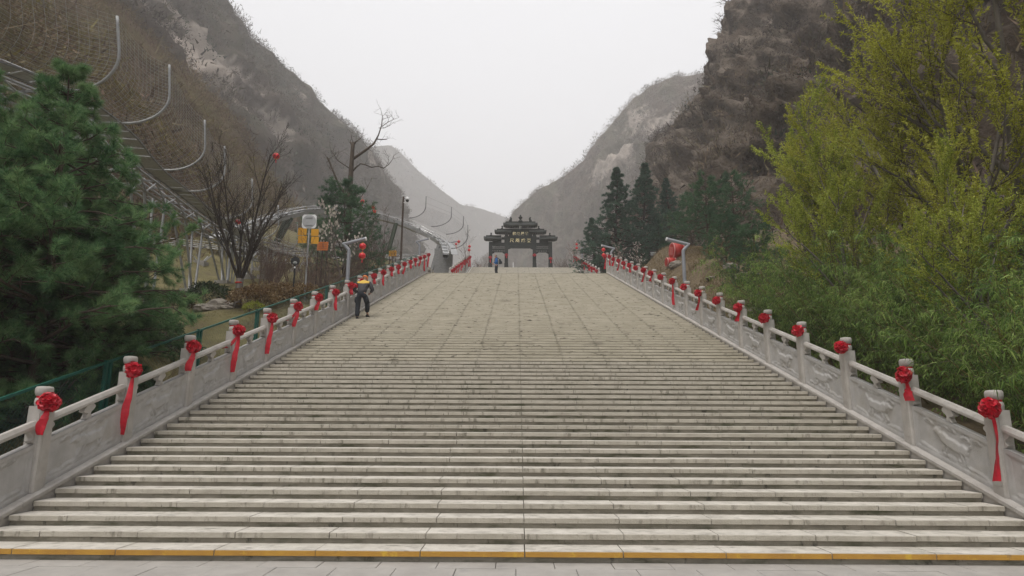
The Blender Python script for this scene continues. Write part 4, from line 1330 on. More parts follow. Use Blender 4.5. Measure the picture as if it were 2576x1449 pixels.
# curved posts standing on the outside of the loop
def jposts(root, items, jl):
    prev = None
    for (u0, v0, u1, v1, Y) in items:
        a, b = P(u0, v0, Y) - root.location, P(u1, v1, Y) - root.location
        c = Vector((b.x, b.y, a.z))
        pts = []
        for q in range(13):
            an = q / 12 * math.pi / 2
            pts.append(Vector((a.x + (b.x - a.x) * math.sin(an), a.y, a.z + (b.z - a.z) * .55 * (1 - math.cos(an)))))
        pts.append(b)
        MB().tube(pts, .05, 6).obj('net_post', m_steel_d, root, True)
        if prev:
            A = np.array([tuple(q) for q in prev]); B = np.array([tuple(q) for q in pts])
            p0, p1 = [], []
            for w in np.linspace(0, 13, 20):
                pa = np.array([np.interp(w, range(14), A[:, k]) for k in range(3)]); pb = np.array([np.interp(w, range(14), B[:, k]) for k in range(3)])
                p0.append(pa); p1.append(pb)
            V, Fc = frusta(np.array(p0), np.array(p1), np.full(20, .008), np.full(20, .008), 3)
            tag(link('safety_net', np_mesh('safety_net', V, Fc, m_steel_d), root), None, None, None, 'stuff')
        prev = pts
jposts(rB, [(1030, 548, 1072, 494, 68), (1085, 570, 1136, 521, 68.5), (1122, 589, 1166, 544, 66.5), (1135, 625, 1177, 566, 63)], 1)
for t, m_, u_, n_l in ((.2, m_pylon, 0, 2), (.36, m_pylon, 0, 2), (.55, m_pylon, 0, 2), (.72, m_pylon, 0, 2), (.9, m_steel_d, 0, 2)):
    f = fB[int(t * (len(fB) - 1))]
    x, y = f[0].x - .8, f[0].y - .6
    legs(rB, f, (x, y, gz(x, y)), .8, n_l, .2, m_)
MB().box(-.9, .9, -.6, .6, -1.6, 1.2).obj('end_panel', m_steel_d, rB, loc=fB[-4][0] - o0 + Vector((0, 0, -1.7)))
C_pts = [P(-200, 592, 33), P(200, 604, 36), P(480, 624, 40), P(650, 642, 44), P(800, 650, 48), P(930, 654, 52), P(1040, 654, 56)]
rC, fC = coaster('low straight coaster track crossing the lawn just above the ground', C_pts, 0, (), 1.3, False)
for t in (.08, .2, .32, .44, .56, .68, .8, .92):
    f = fC[int(t * (len(fC) - 1))]
    legs(rC, f, (f[0].x, f[0].y, gz(f[0].x, f[0].y)), .5, 4, .035)
D_pts = [P(560, 560, 34), P(640, 600, 38), P(720, 628, 42.5), P(800, 645, 47), P(880, 654, 51)]
rD, fD = coaster('short branch coaster track dropping to the lawn behind the bare tree', D_pts, 0, (), 1.3, False)
for t in (.1, .35, .6):
    f = fD[int(t * (len(fD) - 1))]
    legs(rD, f, (f[0].x, f[0].y, gz(f[0].x, f[0].y)), .5, 4, .035)
# ================================================================== people
def skin(name, V, E, Rr, m, parent, sub=2, root=0, smooth=True):
    me = bpy.data.meshes.new(name + '_bones')
    me.from_pydata([tuple(v) for v in V], E, [])
    o = bpy.data.objects.new(name + '_tmp', me)
    COL.objects.link(o)
    md = o.modifiers.new('skin', 'SKIN')
    md.branch_smoothing = 0.6
    sk = me.skin_vertices[0].data
    for i, r in enumerate(Rr):
        sk[i].radius = r if isinstance(r, tuple) else (r, r)
        sk[i].use_root = (i == root)
    sb = o.modifiers.new('sub', 'SUBSURF')
    sb.levels = sb.render_levels = sub
    dg = bpy.context.evaluated_depsgraph_get()
    dg.update()
    r = bpy.data.meshes.new_from_object(o.evaluated_get(dg))
    bpy.data.objects.remove(o)
    r.materials.clear(); r.materials.append(m)
    r.polygons.foreach_set('use_smooth', [True] * len(r.polygons))
    return link(name, r, parent)
m_skin = surf('skin', (0.36, 0.20, 0.14), (0.42, 0.25, 0.18), 12, 0.55)
m_trou = surf('dark_trousers', (0.012, 0.015, 0.02), (0.024, 0.028, 0.035), 9, 0.85, 0.4, 25)
m_shoe = surf('black_shoes', (0.01, 0.01, 0.01), (0.02, 0.02, 0.02), 9, 0.5)
m_blue = surf('blue_jacket', (0.012, 0.10, 0.32), (0.022, 0.15, 0.42), 9, 0.7, 0.4, 22)
m_pack = surf('backpack_cloth', (0.012, 0.016, 0.02), (0.03, 0.036, 0.04), 9, 0.8, 0.4, 25)
m_hair = surf('grey_hair', (0.10, 0.095, 0.09), (0.2, 0.19, 0.18), 30, 0.7)
m_cap = surf('dark_cap', (0.015, 0.014, 0.016), (0.03, 0.028, 0.03), 9, 0.8)
m_oband = surf('orange_reflective', (0.75, 0.22, 0.06), (0.85, 0.28, 0.09), 9, 0.5)
m_scarf = surf('pink_scarf', (0.45, 0.12, 0.14), (0.55, 0.18, 0.2), 9, 0.7)
m_pole = m_white
# work jacket: charcoal with a yellow yoke
m_jack, n_, l_, b_ = new_mat('work_jacket')
tc_ = n_.new('ShaderNodeTexCoord'); sp_ = n_.new('ShaderNodeSeparateXYZ'); l_.new(tc_.outputs['Object'], sp_.inputs[0])
ax = n_.new('ShaderNodeMath'); ax.operation = 'ABSOLUTE'; l_.new(sp_.outputs[0], ax.inputs[0])
cv = n_.new('ShaderNodeMath'); cv.operation = 'MULTIPLY_ADD'; l_.new(ax.outputs[0], cv.inputs[0]); cv.inputs[1].default_value = -0.10; l_.new(sp_.outputs[2], cv.inputs[2])
gt = n_.new('ShaderNodeMath'); gt.operation = 'GREATER_THAN'; l_.new(cv.outputs[0], gt.inputs[0]); gt.inputs[1].default_value = 1.225
xl = n_.new('ShaderNodeMath'); xl.operation = 'LESS_THAN'; l_.new(ax.outputs[0], xl.inputs[0]); xl.inputs[1].default_value = 0.2
mu = n_.new('ShaderNodeMath'); mu.operation = 'MULTIPLY'; l_.new(gt.outputs[0], mu.inputs[0]); l_.new(xl.outputs[0], mu.inputs[1])
dk = ramp(n_, l_, noise_node(n_, l_, tc_.outputs['Object'], 12, 5), [(0.3, (0.028, 0.026, 0.03)), (0.7, (0.05, 0.048, 0.054))])
l_.new(mixc(n_, l_, mu.outputs[0], dk, (0.62, 0.40, 0.06)), b_.inputs['Base Color'])
b_.inputs['Roughness'].default_value = 0.8
bb = n_.new('ShaderNodeBump'); bb.inputs['Strength'].default_value = .5; bb.inputs['Distance'].default_value = .03
l_.new(noise_node(n_, l_, tc_.outputs['Object'], 9, 4), bb.inputs['Height']); l_.new(bb.outputs[0], b_.inputs['Normal'])

def hand_chain(V, E, Rr, wrist_i, dirv, palm_n):
    """palm plus five separate, slightly curled fingers"""
    d = Vector(dirv).normalized()
    s = d.cross(Vector(palm_n)).normalized()
    c = Vector(palm_n).normalized()
    w = Vector(V[wrist_i])
    p = len(V)
    V.append(w + d * .075); Rr.append((.034, .02)); E.append((wrist_i, p))
    for k, (o_, ln) in enumerate(((-.03, .07), (-.01, .08), (.01, .075), (.03, .06))):
        a = len(V)
        V.append(w + d * .10 + s * o_); Rr.append(.0095); E.append((p, a))
        V.append(w + d * (.10 + ln * .55) + s * o_ + c * .012); Rr.append(.009); E.append((a, a + 1))
        V.append(w + d * (.10 + ln * .85) + s * o_ + c * .035); Rr.append(.0075); E.append((a + 1, a + 2))
    a = len(V)
    V.append(w + d * .05 + s * -.045 + c * .01); Rr.append(.012); E.append((p, a))
    V.append(w + d * .085 + s * -.062 + c * .022); Rr.append(.010); E.append((a, a + 1))
def head_mesh(name, parent, c, fwd, m, sc_=1.0):
    """head with brow, nose, mouth, chin and ears; fwd = facing angle (0 = +y)"""
    bm = bmesh.new()
    bmesh.ops.create_icosphere(bm, subdivisions=4, radius=1)
    for v in bm.verts:
        x, y, z = v.co
        r = Vector((x * .076, y * .096, z * .115))
        if z < -.1: r.x *= 1 + .28 * z; r.y *= 1 + .12 * z
        if y > .3:
            nose = math.exp(-((x / .16) ** 2) - ((z + .12) / .2) ** 2)
            r.y += .024 * nose
            r.y -= .010 * math.exp(-(((abs(x) - .38) / .17) ** 2) - ((z - .08) / .12) ** 2)      # eye sockets
            r.y -= .006 * math.exp(-((x / .3) ** 2) - ((z + .48) / .05) ** 2)                     # mouth line
            r.y += .007 * math.exp(-((x / .25) ** 2) - ((z + .78) / .15) ** 2)                    # chin
        ear = math.exp(-((y + .05) / .14) ** 2 - ((z + .02) / .22) ** 2)
        if abs(x) > .8: r.x += math.copysign(.02 * ear, x)
        v.co = r * sc_
    me = bpy.data.meshes.new(name)
    bm.to_mesh(me); bm.free()
    me.materials.append(m)
    me.polygons.foreach_set('use_smooth', [True] * len(me.polygons))
    return link(name, me, parent, c, fwd)
def person_body(root, J, m):
    V = [J[k] for k in ('pelvis', 'waist', 'chest', 'neck', 'skull')]
    E = [(0, 1), (1, 2), (2, 3), (3, 4)]
    Rr = [(.12, .09), (.12, .09), (.14, .10), .05, .055]
    for s in 'LR':
        b = len(V)
        V += [J['sh' + s], J['el' + s], J['wr' + s]]
        Rr += [.052, .04, .027]
        E += [(2, b), (b, b + 1), (b + 1, b + 2)]
        hand_chain(V, E, Rr, b + 2, J['hd' + s], J['pn' + s])
        b = len(V)
        V += [J['hip' + s], J['kn' + s], J['an' + s], J['toe' + s]]
        Rr += [.08, .055, .038, .035]
        E += [(0, b), (b, b + 1), (b + 1, b + 2), (b + 2, b + 3)]
    return skin('body', V, E, Rr, m, root, 1)
def jacket(root, J, m, bulk=1.0, k=1.0):
    V = [J['hem'], J['waist'], J['chest'], J['collar']]
    E = [(0, 1), (1, 2), (2, 3)]
    Rr = [(.175 * bulk, .135 * k), (.175 * bulk, .14 * k), (.19 * bulk, .135 * k), (.085, .075)]
    for s in 'LR':
        b = len(V)
        V += [J['sh' + s], (Vector(J['sh' + s]) + Vector(J['el' + s])) / 2, J['el' + s], J['cuff' + s]]
        Rr += [.082, .074, .066, .052]
        E += [(2, b), (b, b + 1), (b + 1, b + 2), (b + 2, b + 3)]
    return skin('jacket', V, E, Rr, m, root, 2)
def trousers(root, J, m):
    V = [J['waistband'], J['pelvis']]
    E = [(0, 1)]
    Rr = [(.15, .12), (.155, .13)]
    for s in 'LR':
        b = len(V)
        V += [J['hip' + s], (Vector(J['hip' + s]) + Vector(J['kn' + s])) / 2, J['kn' + s], (Vector(J['an' + s]) + Vector(J['kn' + s])) / 2, J['an' + s]]
        Rr += [.108, .10, .084, .082, .078]
        E += [(1, b), (b, b + 1), (b + 1, b + 2), (b + 2, b + 3), (b + 3, b + 4)]
    return skin('trousers', V, E, Rr, m, root, 2)
def shoe(root, an, toe):
    a, t = Vector(an), Vector(toe)
    d = (t - a); d.z = 0; d.normalize()
    z = t.z - .035
    V = [a - d * .05 + Vector((0, 0, z + .045 - a.z)), a + Vector((0, 0, z + .06 - a.z)), t - d * .02 + Vector((0, 0, .0)), t + d * .06 + Vector((0, 0, -.003))]
    return skin('shoe', V, [(0, 1), (1, 2), (2, 3)], [(.043, .045), (.048, .055), (.047, .036), (.04, .03)], m_shoe, root, 2)

# the worker climbing the steps, seen from behind, leaning forward
wp = PN(902, 803)
kst = round((wp.y - Y0) / TD) + 1
wy, wz = Y0 + (kst - 1) * TD + 0.16, kst * RZ
worker = thing('person', 'person in charcoal work jacket with yellow shoulders and cap climbing the steps', 'person', (wp.x, wy, wz))
J = dict(pelvis=(0, .02, .86), waist=(0, .09, 0.99), chest=(0, .24, 1.22), neck=(0, .35, 1.36), skull=(0, .41, 1.45), hem=(0, .02, .84), collar=(0, .34, 1.36), waistband=(0, .05, .93),
         shL=(-.20, .25, 1.29), elL=(-.31, .20, 1.02), wrL=(-.20, .42, .95), cuffL=(-.215, .39, .965), hdL=(.5, .8, -.1), pnL=(.6, -.3, 0),
         shR=(.20, .25, 1.29), elR=(.31, .22, 1.02), wrR=(.20, .44, .97), cuffR=(.215, .41, .985), hdR=(-.5, .8, -.1), pnR=(-.6, -.3, 0),
         hipL=(-.10, .02, .82), knL=(-.12, .08, .46), anL=(-.11, .0, .09), toeL=(-.115, .13, .035),
         hipR=(.11, .03, .82), knR=(.17, .20, .53), anR=(.13, .36, .09 + RZ + .06), toeR=(.15, .50, .035 + RZ))
person_body(worker, J, m_skin)
jacket(worker, J, m_jack)
trousers(worker, J, m_trou)
shoe(worker, J['anL'], J['toeL']); shoe(worker, (J['anR'][0], J['anR'][1], .09 + RZ), J['toeR'])
head_mesh('head', worker, (0, .43, 1.49), (rad(-25), 0, 0), m_skin)
cap = MB().lathe([(.088, -.035), (.093, .0), (.090, .045), (.07, .085), (.03, .10)], 16).obj('cap', m_cap, worker, True, loc=(0, .435, 1.52), rot=(rad(-27), 0, 0), scale=(.95, 1.12, 1))
MB().lathe([(.094, -.055), (.099, -.05), (.098, -.015), (.093, -.012)], 16).obj('reflective_band', m_oband, cap)
MB().box(-.06, .06, .07, .17, -.03, -.018).obj('peak', m_cap, cap)
MB().lathe([(.070, -.06), (.084, -.05), (.084, .05), (.070, .06)], 14).obj('armband', m_red, worker, loc=(-.25, .23, 1.17), rot=(rad(10), rad(22), 0))
for s in (-1, 1):                                          # bulging side pockets
    MB().lathe([(.03, -.1), (.06, -.06), (.066, .03), (.04, .09)], 10).obj('pocket', m_trou, worker, True, loc=(s * .19, .05, .66), scale=(.7, 1, 1))

worker.scale = (1.2, 1.2, 1.2)
# the man in blue on the landing, facing across the stairs
by = YTOP + 1.25
bx = P(1249, 688, by).x
blue = thing('person', 'person in blue jacket and dark trousers standing sideways on the landing', 'person', (bx, by, ZTOP - .006), rad(82))
J = dict(pelvis=(0, 0, .90), waist=(0, -.0, 1.05), chest=(0, -.02, 1.30), neck=(0, .02, 1.46), skull=(0, .04, 1.56), hem=(0, .02, .90), collar=(0, .01, 1.46), waistband=(0, 0, .98),
         shL=(-.20, -.01, 1.38), elL=(-.26, -.02, 1.10), wrL=(-.18, .22, 1.02), cuffL=(-.195, .19, 1.03), hdL=(.3, .9, 0), pnL=(.7, -.2, 0),
         shR=(.20, -.01, 1.38), elR=(.26, -.02, 1.10), wrR=(.18, .22, 1.02), cuffR=(.195, .19, 1.03), hdR=(-.3, .9, 0), pnR=(-.7, -.2, 0),
         hipL=(-.10, 0, .86), knL=(-.12, .05, .48), anL=(-.12, -.03, .09), toeL=(-.13, .11, .035),
         hipR=(.10, 0, .86), knR=(.12, .02, .48), anR=(.12, -.06, .09), toeR=(.14, .08, .035))
person_body(blue, J, m_skin)
jacket(blue, J, m_blue, 1.02, 1.2)
trousers(blue, J, m_trou)
shoe(blue, J['anL'], J['toeL']); shoe(blue, J['anR'], J['toeR'])
head_mesh('head', blue, (0, .06, 1.60), (0, 0, 0), m_skin)
hb = MB().lathe([(.074, -.04), (.082, .0), (.078, .05), (.05, .085)], 14).obj('hair', m_hair, blue, True, loc=(0, .025, 1.60), scale=(1.0, 1.0, .9))
MB().lathe([(.075, -.04), (.088, -.02), (.086, .03), (.07, .045)], 14).obj('scarf', m_scarf, blue, loc=(0, .035, 1.45))
pk = thing('backpack', 'dark rounded backpack on the back of the person in blue', 'backpack', (bx, by, ZTOP - .006), rad(82))
sh = skin('pack_body', [(0, -.24, .95), (0, -.27, 1.08), (0, -.26, 1.25), (0, -.22, 1.38)], [(0, 1), (1, 2), (2, 3)], [(.14, .09), (.17, .12), (.16, .11), (.10, .06)], m_pack, pk, 2)
for s in (-1, 1):
    MB().tube([(s * .11, -.17, 1.40), (s * .13, -.02, 1.475), (s * .14, .13, 1.36), (s * .145, .14, 1.18), (s * .17, .02, 1.03), (s * .15, -.16, 1.0)], .02, 6).obj('strap', m_pack, pk)
MB().box(-.1, .1, -.42, -.37, .98, 1.16).obj('front_pocket', m_pack, pk)
# ================================================================== plants
def grow(rng, p, d, L, r, lev, spec, out, tips):
    """recursive branching; spec[lev] = (segments, jitter, up, children, child length, spread, start)"""
    seg, jit, up, nch, cl, spd, st = spec[lev]
    pts, rads = [np.array(p)], [r]
    d = np.array(d, float)
    step = L / seg
    dirs = []
    for i in range(seg):
        d = unit(d + rng.normal(size=3) * jit + np.array([0, 0, up]))
        dirs.append(d)
        pts.append(pts[-1] + d * step)
        rads.append(r * (1 - 0.72 * (i + 1) / seg))
    out.append((pts, rads, lev))
    if lev + 1 < len(spec):
        for c in range(nch):
            t = st + (1 - st) * (c + rng.random()) / max(1, nch)
            i = min(int(t * seg), seg - 1)
            q = pts[i] + (pts[i + 1] - pts[i]) * (t * seg - i)
            ax = unit(np.cross(dirs[i], rng.normal(size=3)))
            nd = unit(dirs[i] * math.cos(spd) + ax * math.sin(spd))
            grow(rng, q, nd, L * cl * rng.uniform(.7, 1.15) * (1 - 0.35 * t), max(rads[i] * 0.55, .002), lev + 1, spec, out, tips)
    else:
        tips.append((pts, dirs))
def wood(out, sides=(8, 6, 4, 3, 3), rmin=0.0):
    parts = {}
    for pts, rads, lev in out:
        n = sides[min(lev, len(sides) - 1)]
        parts.setdefault(n, [[], [], [], []])
        a = parts[n]
        a[0] += pts[:-1]; a[1] += pts[1:]; a[2] += rads[:-1]; a[3] += rads[1:]
    res = []
    for n, a in parts.items():
        res.append(frusta(np.array(a[0]), np.array(a[1]), np.maximum(a[2], rmin), np.maximum(a[3], rmin * .6), n))
    return joinVF(res)
def along(tips, step, rng, t0=0.0):
    """points and directions spaced along the last-level twigs"""
    C, D = [], []
    for pts, dirs in tips:
        for i in range(len(dirs)):
            a, b = pts[i], pts[i + 1]
            n = max(1, int(np.linalg.norm(b - a) / step))
            for k in range(n):
                if (i + k / n) / len(dirs) < t0: continue
                C.append(a + (b - a) * ((k + rng.random()) / n)); D.append(dirs[i])
    return np.array(C), np.array(D)
def base_at(u, v, Y, sink=.05):
    q = P(u, v, Y)
    return (q.x, q.y, gz(q.x, q.y) - sink)
def put(name, label, cat, loc, parts, group=None, rz=0.0):
    th = thing(name, label, cat, loc, rz, group)
    for nm, me in parts:
        ch = link(nm, me, th)
        if nm in ('stems', 'culms', 'buds', 'blossom') or (nm == 'branches' and name in ('bare_sapling', 'blossom_tree', 'magnolia_tree', 'cedar_tree')): ch['kind'] = 'stuff'
    return th

# ------------------------------------------------------------------ pines
def pine_meshes(seed, H, Rb, n_wh, per, tuft_L, tuft_n, step, lm, crown0=0.12, droop=-0.02, needle_w=.006, up=0.25, twig=0.34, shape=0.75, bark=None, slim=False, prof=None, clip=None):
    rng = np.random.default_rng(seed)
    out, tips = [], []
    tp = [np.array([0, 0, 0.0])]
    d = np.array([0, 0, 1.0])
    for i in range(12):
        d = unit(d + rng.normal(size=3) * .035 + np.array([0, 0, .1]))
        tp.append(tp[-1] + d * H / 12)
    tr = [max(.018 * H * (1 - i / 12.5), .012) for i in range(13)]
    trunk = MB().tube([tuple(p) for p in tp], tr, 9).mesh('trunk', bark or m_bark, True)
    for w in range(n_wh):
        f = crown0 + (1 - crown0) * (w + .3 * rng.random()) / n_wh
        i = min(int(f * 12), 11)
        q = tp[i] + (tp[i + 1] - tp[i]) * (f * 12 - i)
        ln = Rb * ((1 - f) ** shape) * 1.05 + (0.03 if slim else 0.12) * Rb
        if f < .25: ln *= .75 + f
        if prof: ln = float(np.interp(f, prof[0], prof[1]))
        a0 = rng.random() * 6.28
        for k in range(per):
            a = a0 + 6.283 * k / per + rng.uniform(-.35, .35)
            dr = np.array([math.cos(a), math.sin(a), up * (0.3 + f) + rng.uniform(-.1, .15)])
            grow(rng, q, unit(dr), ln * (rng.uniform(.45, 1.2) if slim else rng.uniform(.7, 1.1)), .012 * H * .5 * (1 - f) + .012, 0,
                 [(5, .10, droop, 7, twig, .75, .3), (3, .16, .06, 3, .5, .6, .25), (2, .2, .1, 0, 0, 0, 0)], out, tips)
    tips2 = tips + [(o_[0], [unit(o_[0][i + 1] - o_[0][i]) for i in range(len(o_[0]) - 1)]) for o_ in out if o_[2] >= 1]
    if clip:                                   # pruned back from the fence and the steps
        ok = lambda q: not (q[0] > clip[0] and q[2] < clip[1])
        out = [o_ for o_ in out if all(ok(q) for q in o_[0])]
        tips2 = [t_ for t_ in tips2 if all(ok(q) for q in t_[0])]
    C, D = along(tips2, step, rng, 0.3)
    V, Fc = needle_tris(C, D + np.array([0, 0, .15]), tuft_n, tuft_L, needle_w, rng, .95)
    br = wood([q for q in out if q[2] < (1 if slim else 2)], (5, 4, 3))
    return [('trunk', trunk), ('branches', np_mesh('branches', *br, bark or m_bark)), ('crown', np_mesh('crown', V, Fc, lm))]
big_pine = pine_meshes(5, 7.6, 3.0, 20, 7, .165, 16, .034, l_pine, .03, -.015, .008, .18, .36, .55, prof=((0, .08, .22, .36, .55, .71, .87, 1), (1.9, 1.95, 2.05, 2.65, 2.0, 1.3, .6, .2)), clip=(1.35, 2.1))
put('pine_tree', 'large soft-needled green pine overhanging the green mesh fence', 'tree', (-8.95, 12.2, gz(-8.95, 12.2) - .1), big_pine)
o = put('pine_tree', 'green pine at the edge of the lawn behind the foreground pine', 'tree', (-10.5, 11.5, gz(-10.5, 11.5) - .1), big_pine, None, 2.2)
o.scale = (1.0, 1.0, 1.02)
o = put('pine_tree', 'low young pine under the foreground pine beside the fence', 'tree', (-9.9, 10.4, gz(-9.9, 10.4) - .1), big_pine, None, 4.1)
o.scale = (.6, .6, .5)
o = put('pine_tree', 'pine crowded behind the large pine next to the coaster legs', 'tree', (-10.3, 13.6, gz(-10.3, 13.6) - .1), big_pine, None, 5.3)
o.scale = (.9, .9, .88)
o = put('pine_tree', 'low spreading pine filling the gap between the large pine and the bank', 'tree', (-9.05, 13.5, gz(-9.05, 13.5) - .1), big_pine, None, 0.0)
o.scale = (.82, .82, .62)
mid_pine = [pine_meshes(7, 5.6, 2.5, 13, 6, .24, 11, .12, l_pine2, .1, 0, .016, .2, .36, .5), pine_meshes(8, 5.2, 2.1, 10, 4, .22, 10, .17, l_pine2, .26, 0, .016, .2, .36, .6)]
for u, v, Y, k, s, rz, lab in ((868, 640, 37, 0, 1.0, 0, 'dense dark pine standing right behind the white-budded magnolia'), (1786, 640, 38, 1, .95, 0, 'slender pine on the top of the dry mound'), (1905, 760, 26.5, 0, .52, 1, 'low bushy pine spreading on the dry slope beside the willow'),
        (1735, 640, 50, 1, 1.1, 2, 'loose pale pine behind the mound pine at the foot of the cliff'), (1850, 640, 44, 1, 1.0, 3, 'pine half hidden behind the willow at the foot of the cliff'), (1830, 690, 32, 0, .45, 4, 'small round pine low on the dry slope')):
    o = put('pine_tree', lab, 'tree', base_at(u, v, Y), mid_pine[k], None, rz)
    o.scale = (s, s, s)
cedars = [pine_meshes(s, 11.0, 3.6, 26, 5, .26, 9, .19, l_cedar, .03, -.05, .032, .14, .30, 1.1, m_barkd, True) for s in (21, 22)]
def cedar(u, vb, vt, Y, Rb, k, label):
    b = base_at(u, vb, Y)
    H = P(u, vt, Y).z - b[2]
    o = put('cedar_tree', label, 'tree', b, cedars[k % 2], None, k * 1.37)
    o.scale = (Rb / 3.6, Rb / 3.6, H / 11.0)
cedar(1545, 640, 418, 60, 3.9, 21, 'tall dark cedar nearest the dark gate')
cedar(1618, 640, 410, 63, 4.0, 22, 'tall dark cedar standing between two other cedars')
cedar(1692, 640, 445, 66, 3.0, 23, 'narrow dark cedar nearest the cliff')
cedar(1497, 655, 545, 64, 2.8, 24, 'low wide cedar leaning out beside the upper flight')
cedar(1655, 650, 555, 58, 2.3, 26, 'short dark cedar behind the blossom bush on the mound side')

# ------------------------------------------------------------------ willows in bud and bamboo
def willow_meshes(seed, H, lm, nl=5, spread=.55, step=.024, leafL=.062, twl=.62):
    rng = np.random.default_rng(seed)
    out, tips = [], []
    spec = [(7, .07, .05, nl + 5, .62, spread, .08), (6, .10, .05, 7, .52, .62, .15), (6, .08, .09, 5, .8, .5, .12), (6, .06, .07, 0, 0, 0, 0)]
    grow(rng, (0, 0, 0), (rng.uniform(-.1, .1), rng.uniform(-.1, .1), 1), H * .8, .016 * H, 0, spec, out, tips)
    tips2 = tips + [(o_[0], [unit(o_[0][i + 1] - o_[0][i]) for i in range(len(o_[0]) - 1)]) for o_ in out if o_[2] == 2]
    C, D = along(tips2, step, rng, .1)
    n = len(C)
    C2 = np.repeat(C, 3, 0); D2 = unit(np.repeat(D, 3, 0) * .6 + rand_dirs(rng, 3 * n) * .9)
    V, Fc = leaf_quads(C2, D2, leafL * np.exp(rng.normal(0, .35, 3 * n)), .024 * np.exp(rng.normal(0, .25, 3 * n)), rng, .1)
    return [('trunk', np_mesh('trunk', *wood([q for q in out if q[2] < 2], (8, 6)), m_barkg)), ('twigs', np_mesh('twigs', *wood([q for q in out if q[2] >= 2], (4, 4, 3, 3), .003), m_twig)), ('crown', np_mesh('crown', V, Fc, lm))], n * 3
def bamboo_meshes(seed, H, n_c, rad_):
    rng = np.random.default_rng(seed)
    out, tips = [], []
    for k in range(n_c):
        a, r = rng.random() * 6.283, rad_ * math.sqrt(rng.random())
        p = (r * math.cos(a), r * math.sin(a), 0)
        lean = np.array([math.cos(a) * .32, math.sin(a) * .32, 1.0]) + rng.normal(size=3) * .12
        grow(rng, p, unit(lean), H * rng.uniform(.65, 1.1), .013, 0, [(8, .05, -.07, 16, .20, .85, .12), (3, .15, -.08, 3, .5, .6, .2), (2, .2, -.1, 0, 0, 0, 0)], out, tips)
    tips2 = tips + [(o_[0], [unit(o_[0][i + 1] - o_[0][i]) for i in range(len(o_[0]) - 1)]) for o_ in out if o_[2] == 1]
    C, D = along(tips2, .022, rng, .1)
    n = len(C)
    D2 = unit(D * .5 + rand_dirs(rng, n) * .7 + np.array([0, 0, -.45]))
    V, Fc = leaf_quads(C, D2, .115 * np.exp(rng.normal(0, .4, n)), .0155 * np.exp(rng.normal(0, .25, n)), rng, .25)
    return [('culms', np_mesh('culms', *wood([q for q in out if q[2] == 0], (5,)), l_yellow)), ('twigs', np_mesh('twigs', *wood([q for q in out if q[2] > 0], (3, 3, 3), .002), m_twig)), ('foliage', np_mesh('foliage', V, Fc, l_bamboo))], n
wil = [willow_meshes(31, 7.4, l_willow)[0], willow_meshes(32, 8.4, l_willow)[0], willow_meshes(34, 5.8, l_willow2)[0]]
for i, (x, y, k, s, lab) in enumerate((
        (9.7, 14.6, 0, 1.0, 'tall yellow-green willow in bud rising out of the bamboo'),
        (11.9, 16.4, 1, 1.1, 'tallest yellowish willow in bud in front of the cliff'),
        (8.85, 16.8, 2, .95, 'green-tipped willow leaning over the stone balustrade'),
        (9.7, 20.8, 2, 1.28, 'young willow with spiky green shoots beside the dry mound'),
        (12.6, 12.6, 0, .95, 'yellow willow standing deep in the bamboo thicket'),
        (13.6, 20.5, 1, 1.05, 'yellow-green willow farthest back under the cliff'),
        (12.4, 15.6, 1, 1.35, 'towering pale willow with thin upright branches deepest in the thicket'),
        (8.9, 12.2, 2, .8, 'short leafy willow half sunk in the bamboo by the balustrade'),
        (11.0, 18.8, 0, .92, 'many-stemmed willow behind the green-tipped one'))):
    o = put('willow_tree', lab, 'tree', (x, y, gz(x, y) - .1), wil[k], None, i * 1.3)
    o.scale = (s, s, s)
bam = [bamboo_meshes(s, h, 30, .8)[0] for s, h in ((41, 3.2), (42, 2.6), (43, 3.6))]
spots = [(8.6, 9.6), (10.2, 9.9), (8.9, 11.3), (10.6, 11.8), (8.7, 12.9), (10.2, 13.6), (12.2, 14.2), (8.9, 14.6), (8.7, 16.3), (10.5, 16.0), (8.8, 18.0), (10.8, 18.2), (9.2, 19.8), (12.6, 17.2), (8.8, 8.2), (10.8, 8.3), (12.2, 10.6),
         (9.6, 17.2), (12.2, 19.4), (10.6, 20.4), (13.6, 12.6), (13.8, 15.6), (9.6, 15.4), (8.7, 21.3)]
for i, (x, y) in enumerate(spots):
    j = min(max(round((y - YS[0]) / PSP), 0), 20)
    far_ = 'close behind' if x < 9 else ('a step behind' if x < 10.4 else ('set back behind' if x < 12 else 'far back behind'))
    o = put('bamboo_clump', '%s leafy green bamboo clump %s the %s post of the willow-side balustrade' % (('medium', 'short', 'tall')[i % 3], far_, ORD[j]), 'bamboo', (x, y, gz(x, y) - .05), bam[i % 3], 'bamboo clumps in the thicket', i * 2.1)
    for ch in o.children:
        if ch.name.startswith('culms'): ch['kind'] = 'stuff'

# ------------------------------------------------------------------ bare trees
def bare_meshes(seed, H, r, spec, m, m2=None, d=(0, 0, 1), rmin=.004):
    rng = np.random.default_rng(seed)
    out, tips = [], []
    grow(rng, (0, 0, 0), unit(np.array(d, float)), H, r, 0, spec, out, tips)
    return [('trunk', np_mesh('trunk', *wood([q for q in out if q[2] == 0], (9,)), m, True)), ('branches', np_mesh('branches', *wood([q for q in out if q[2] > 0], (6, 6, 4, 3, 3), rmin), m2 or m))], tips
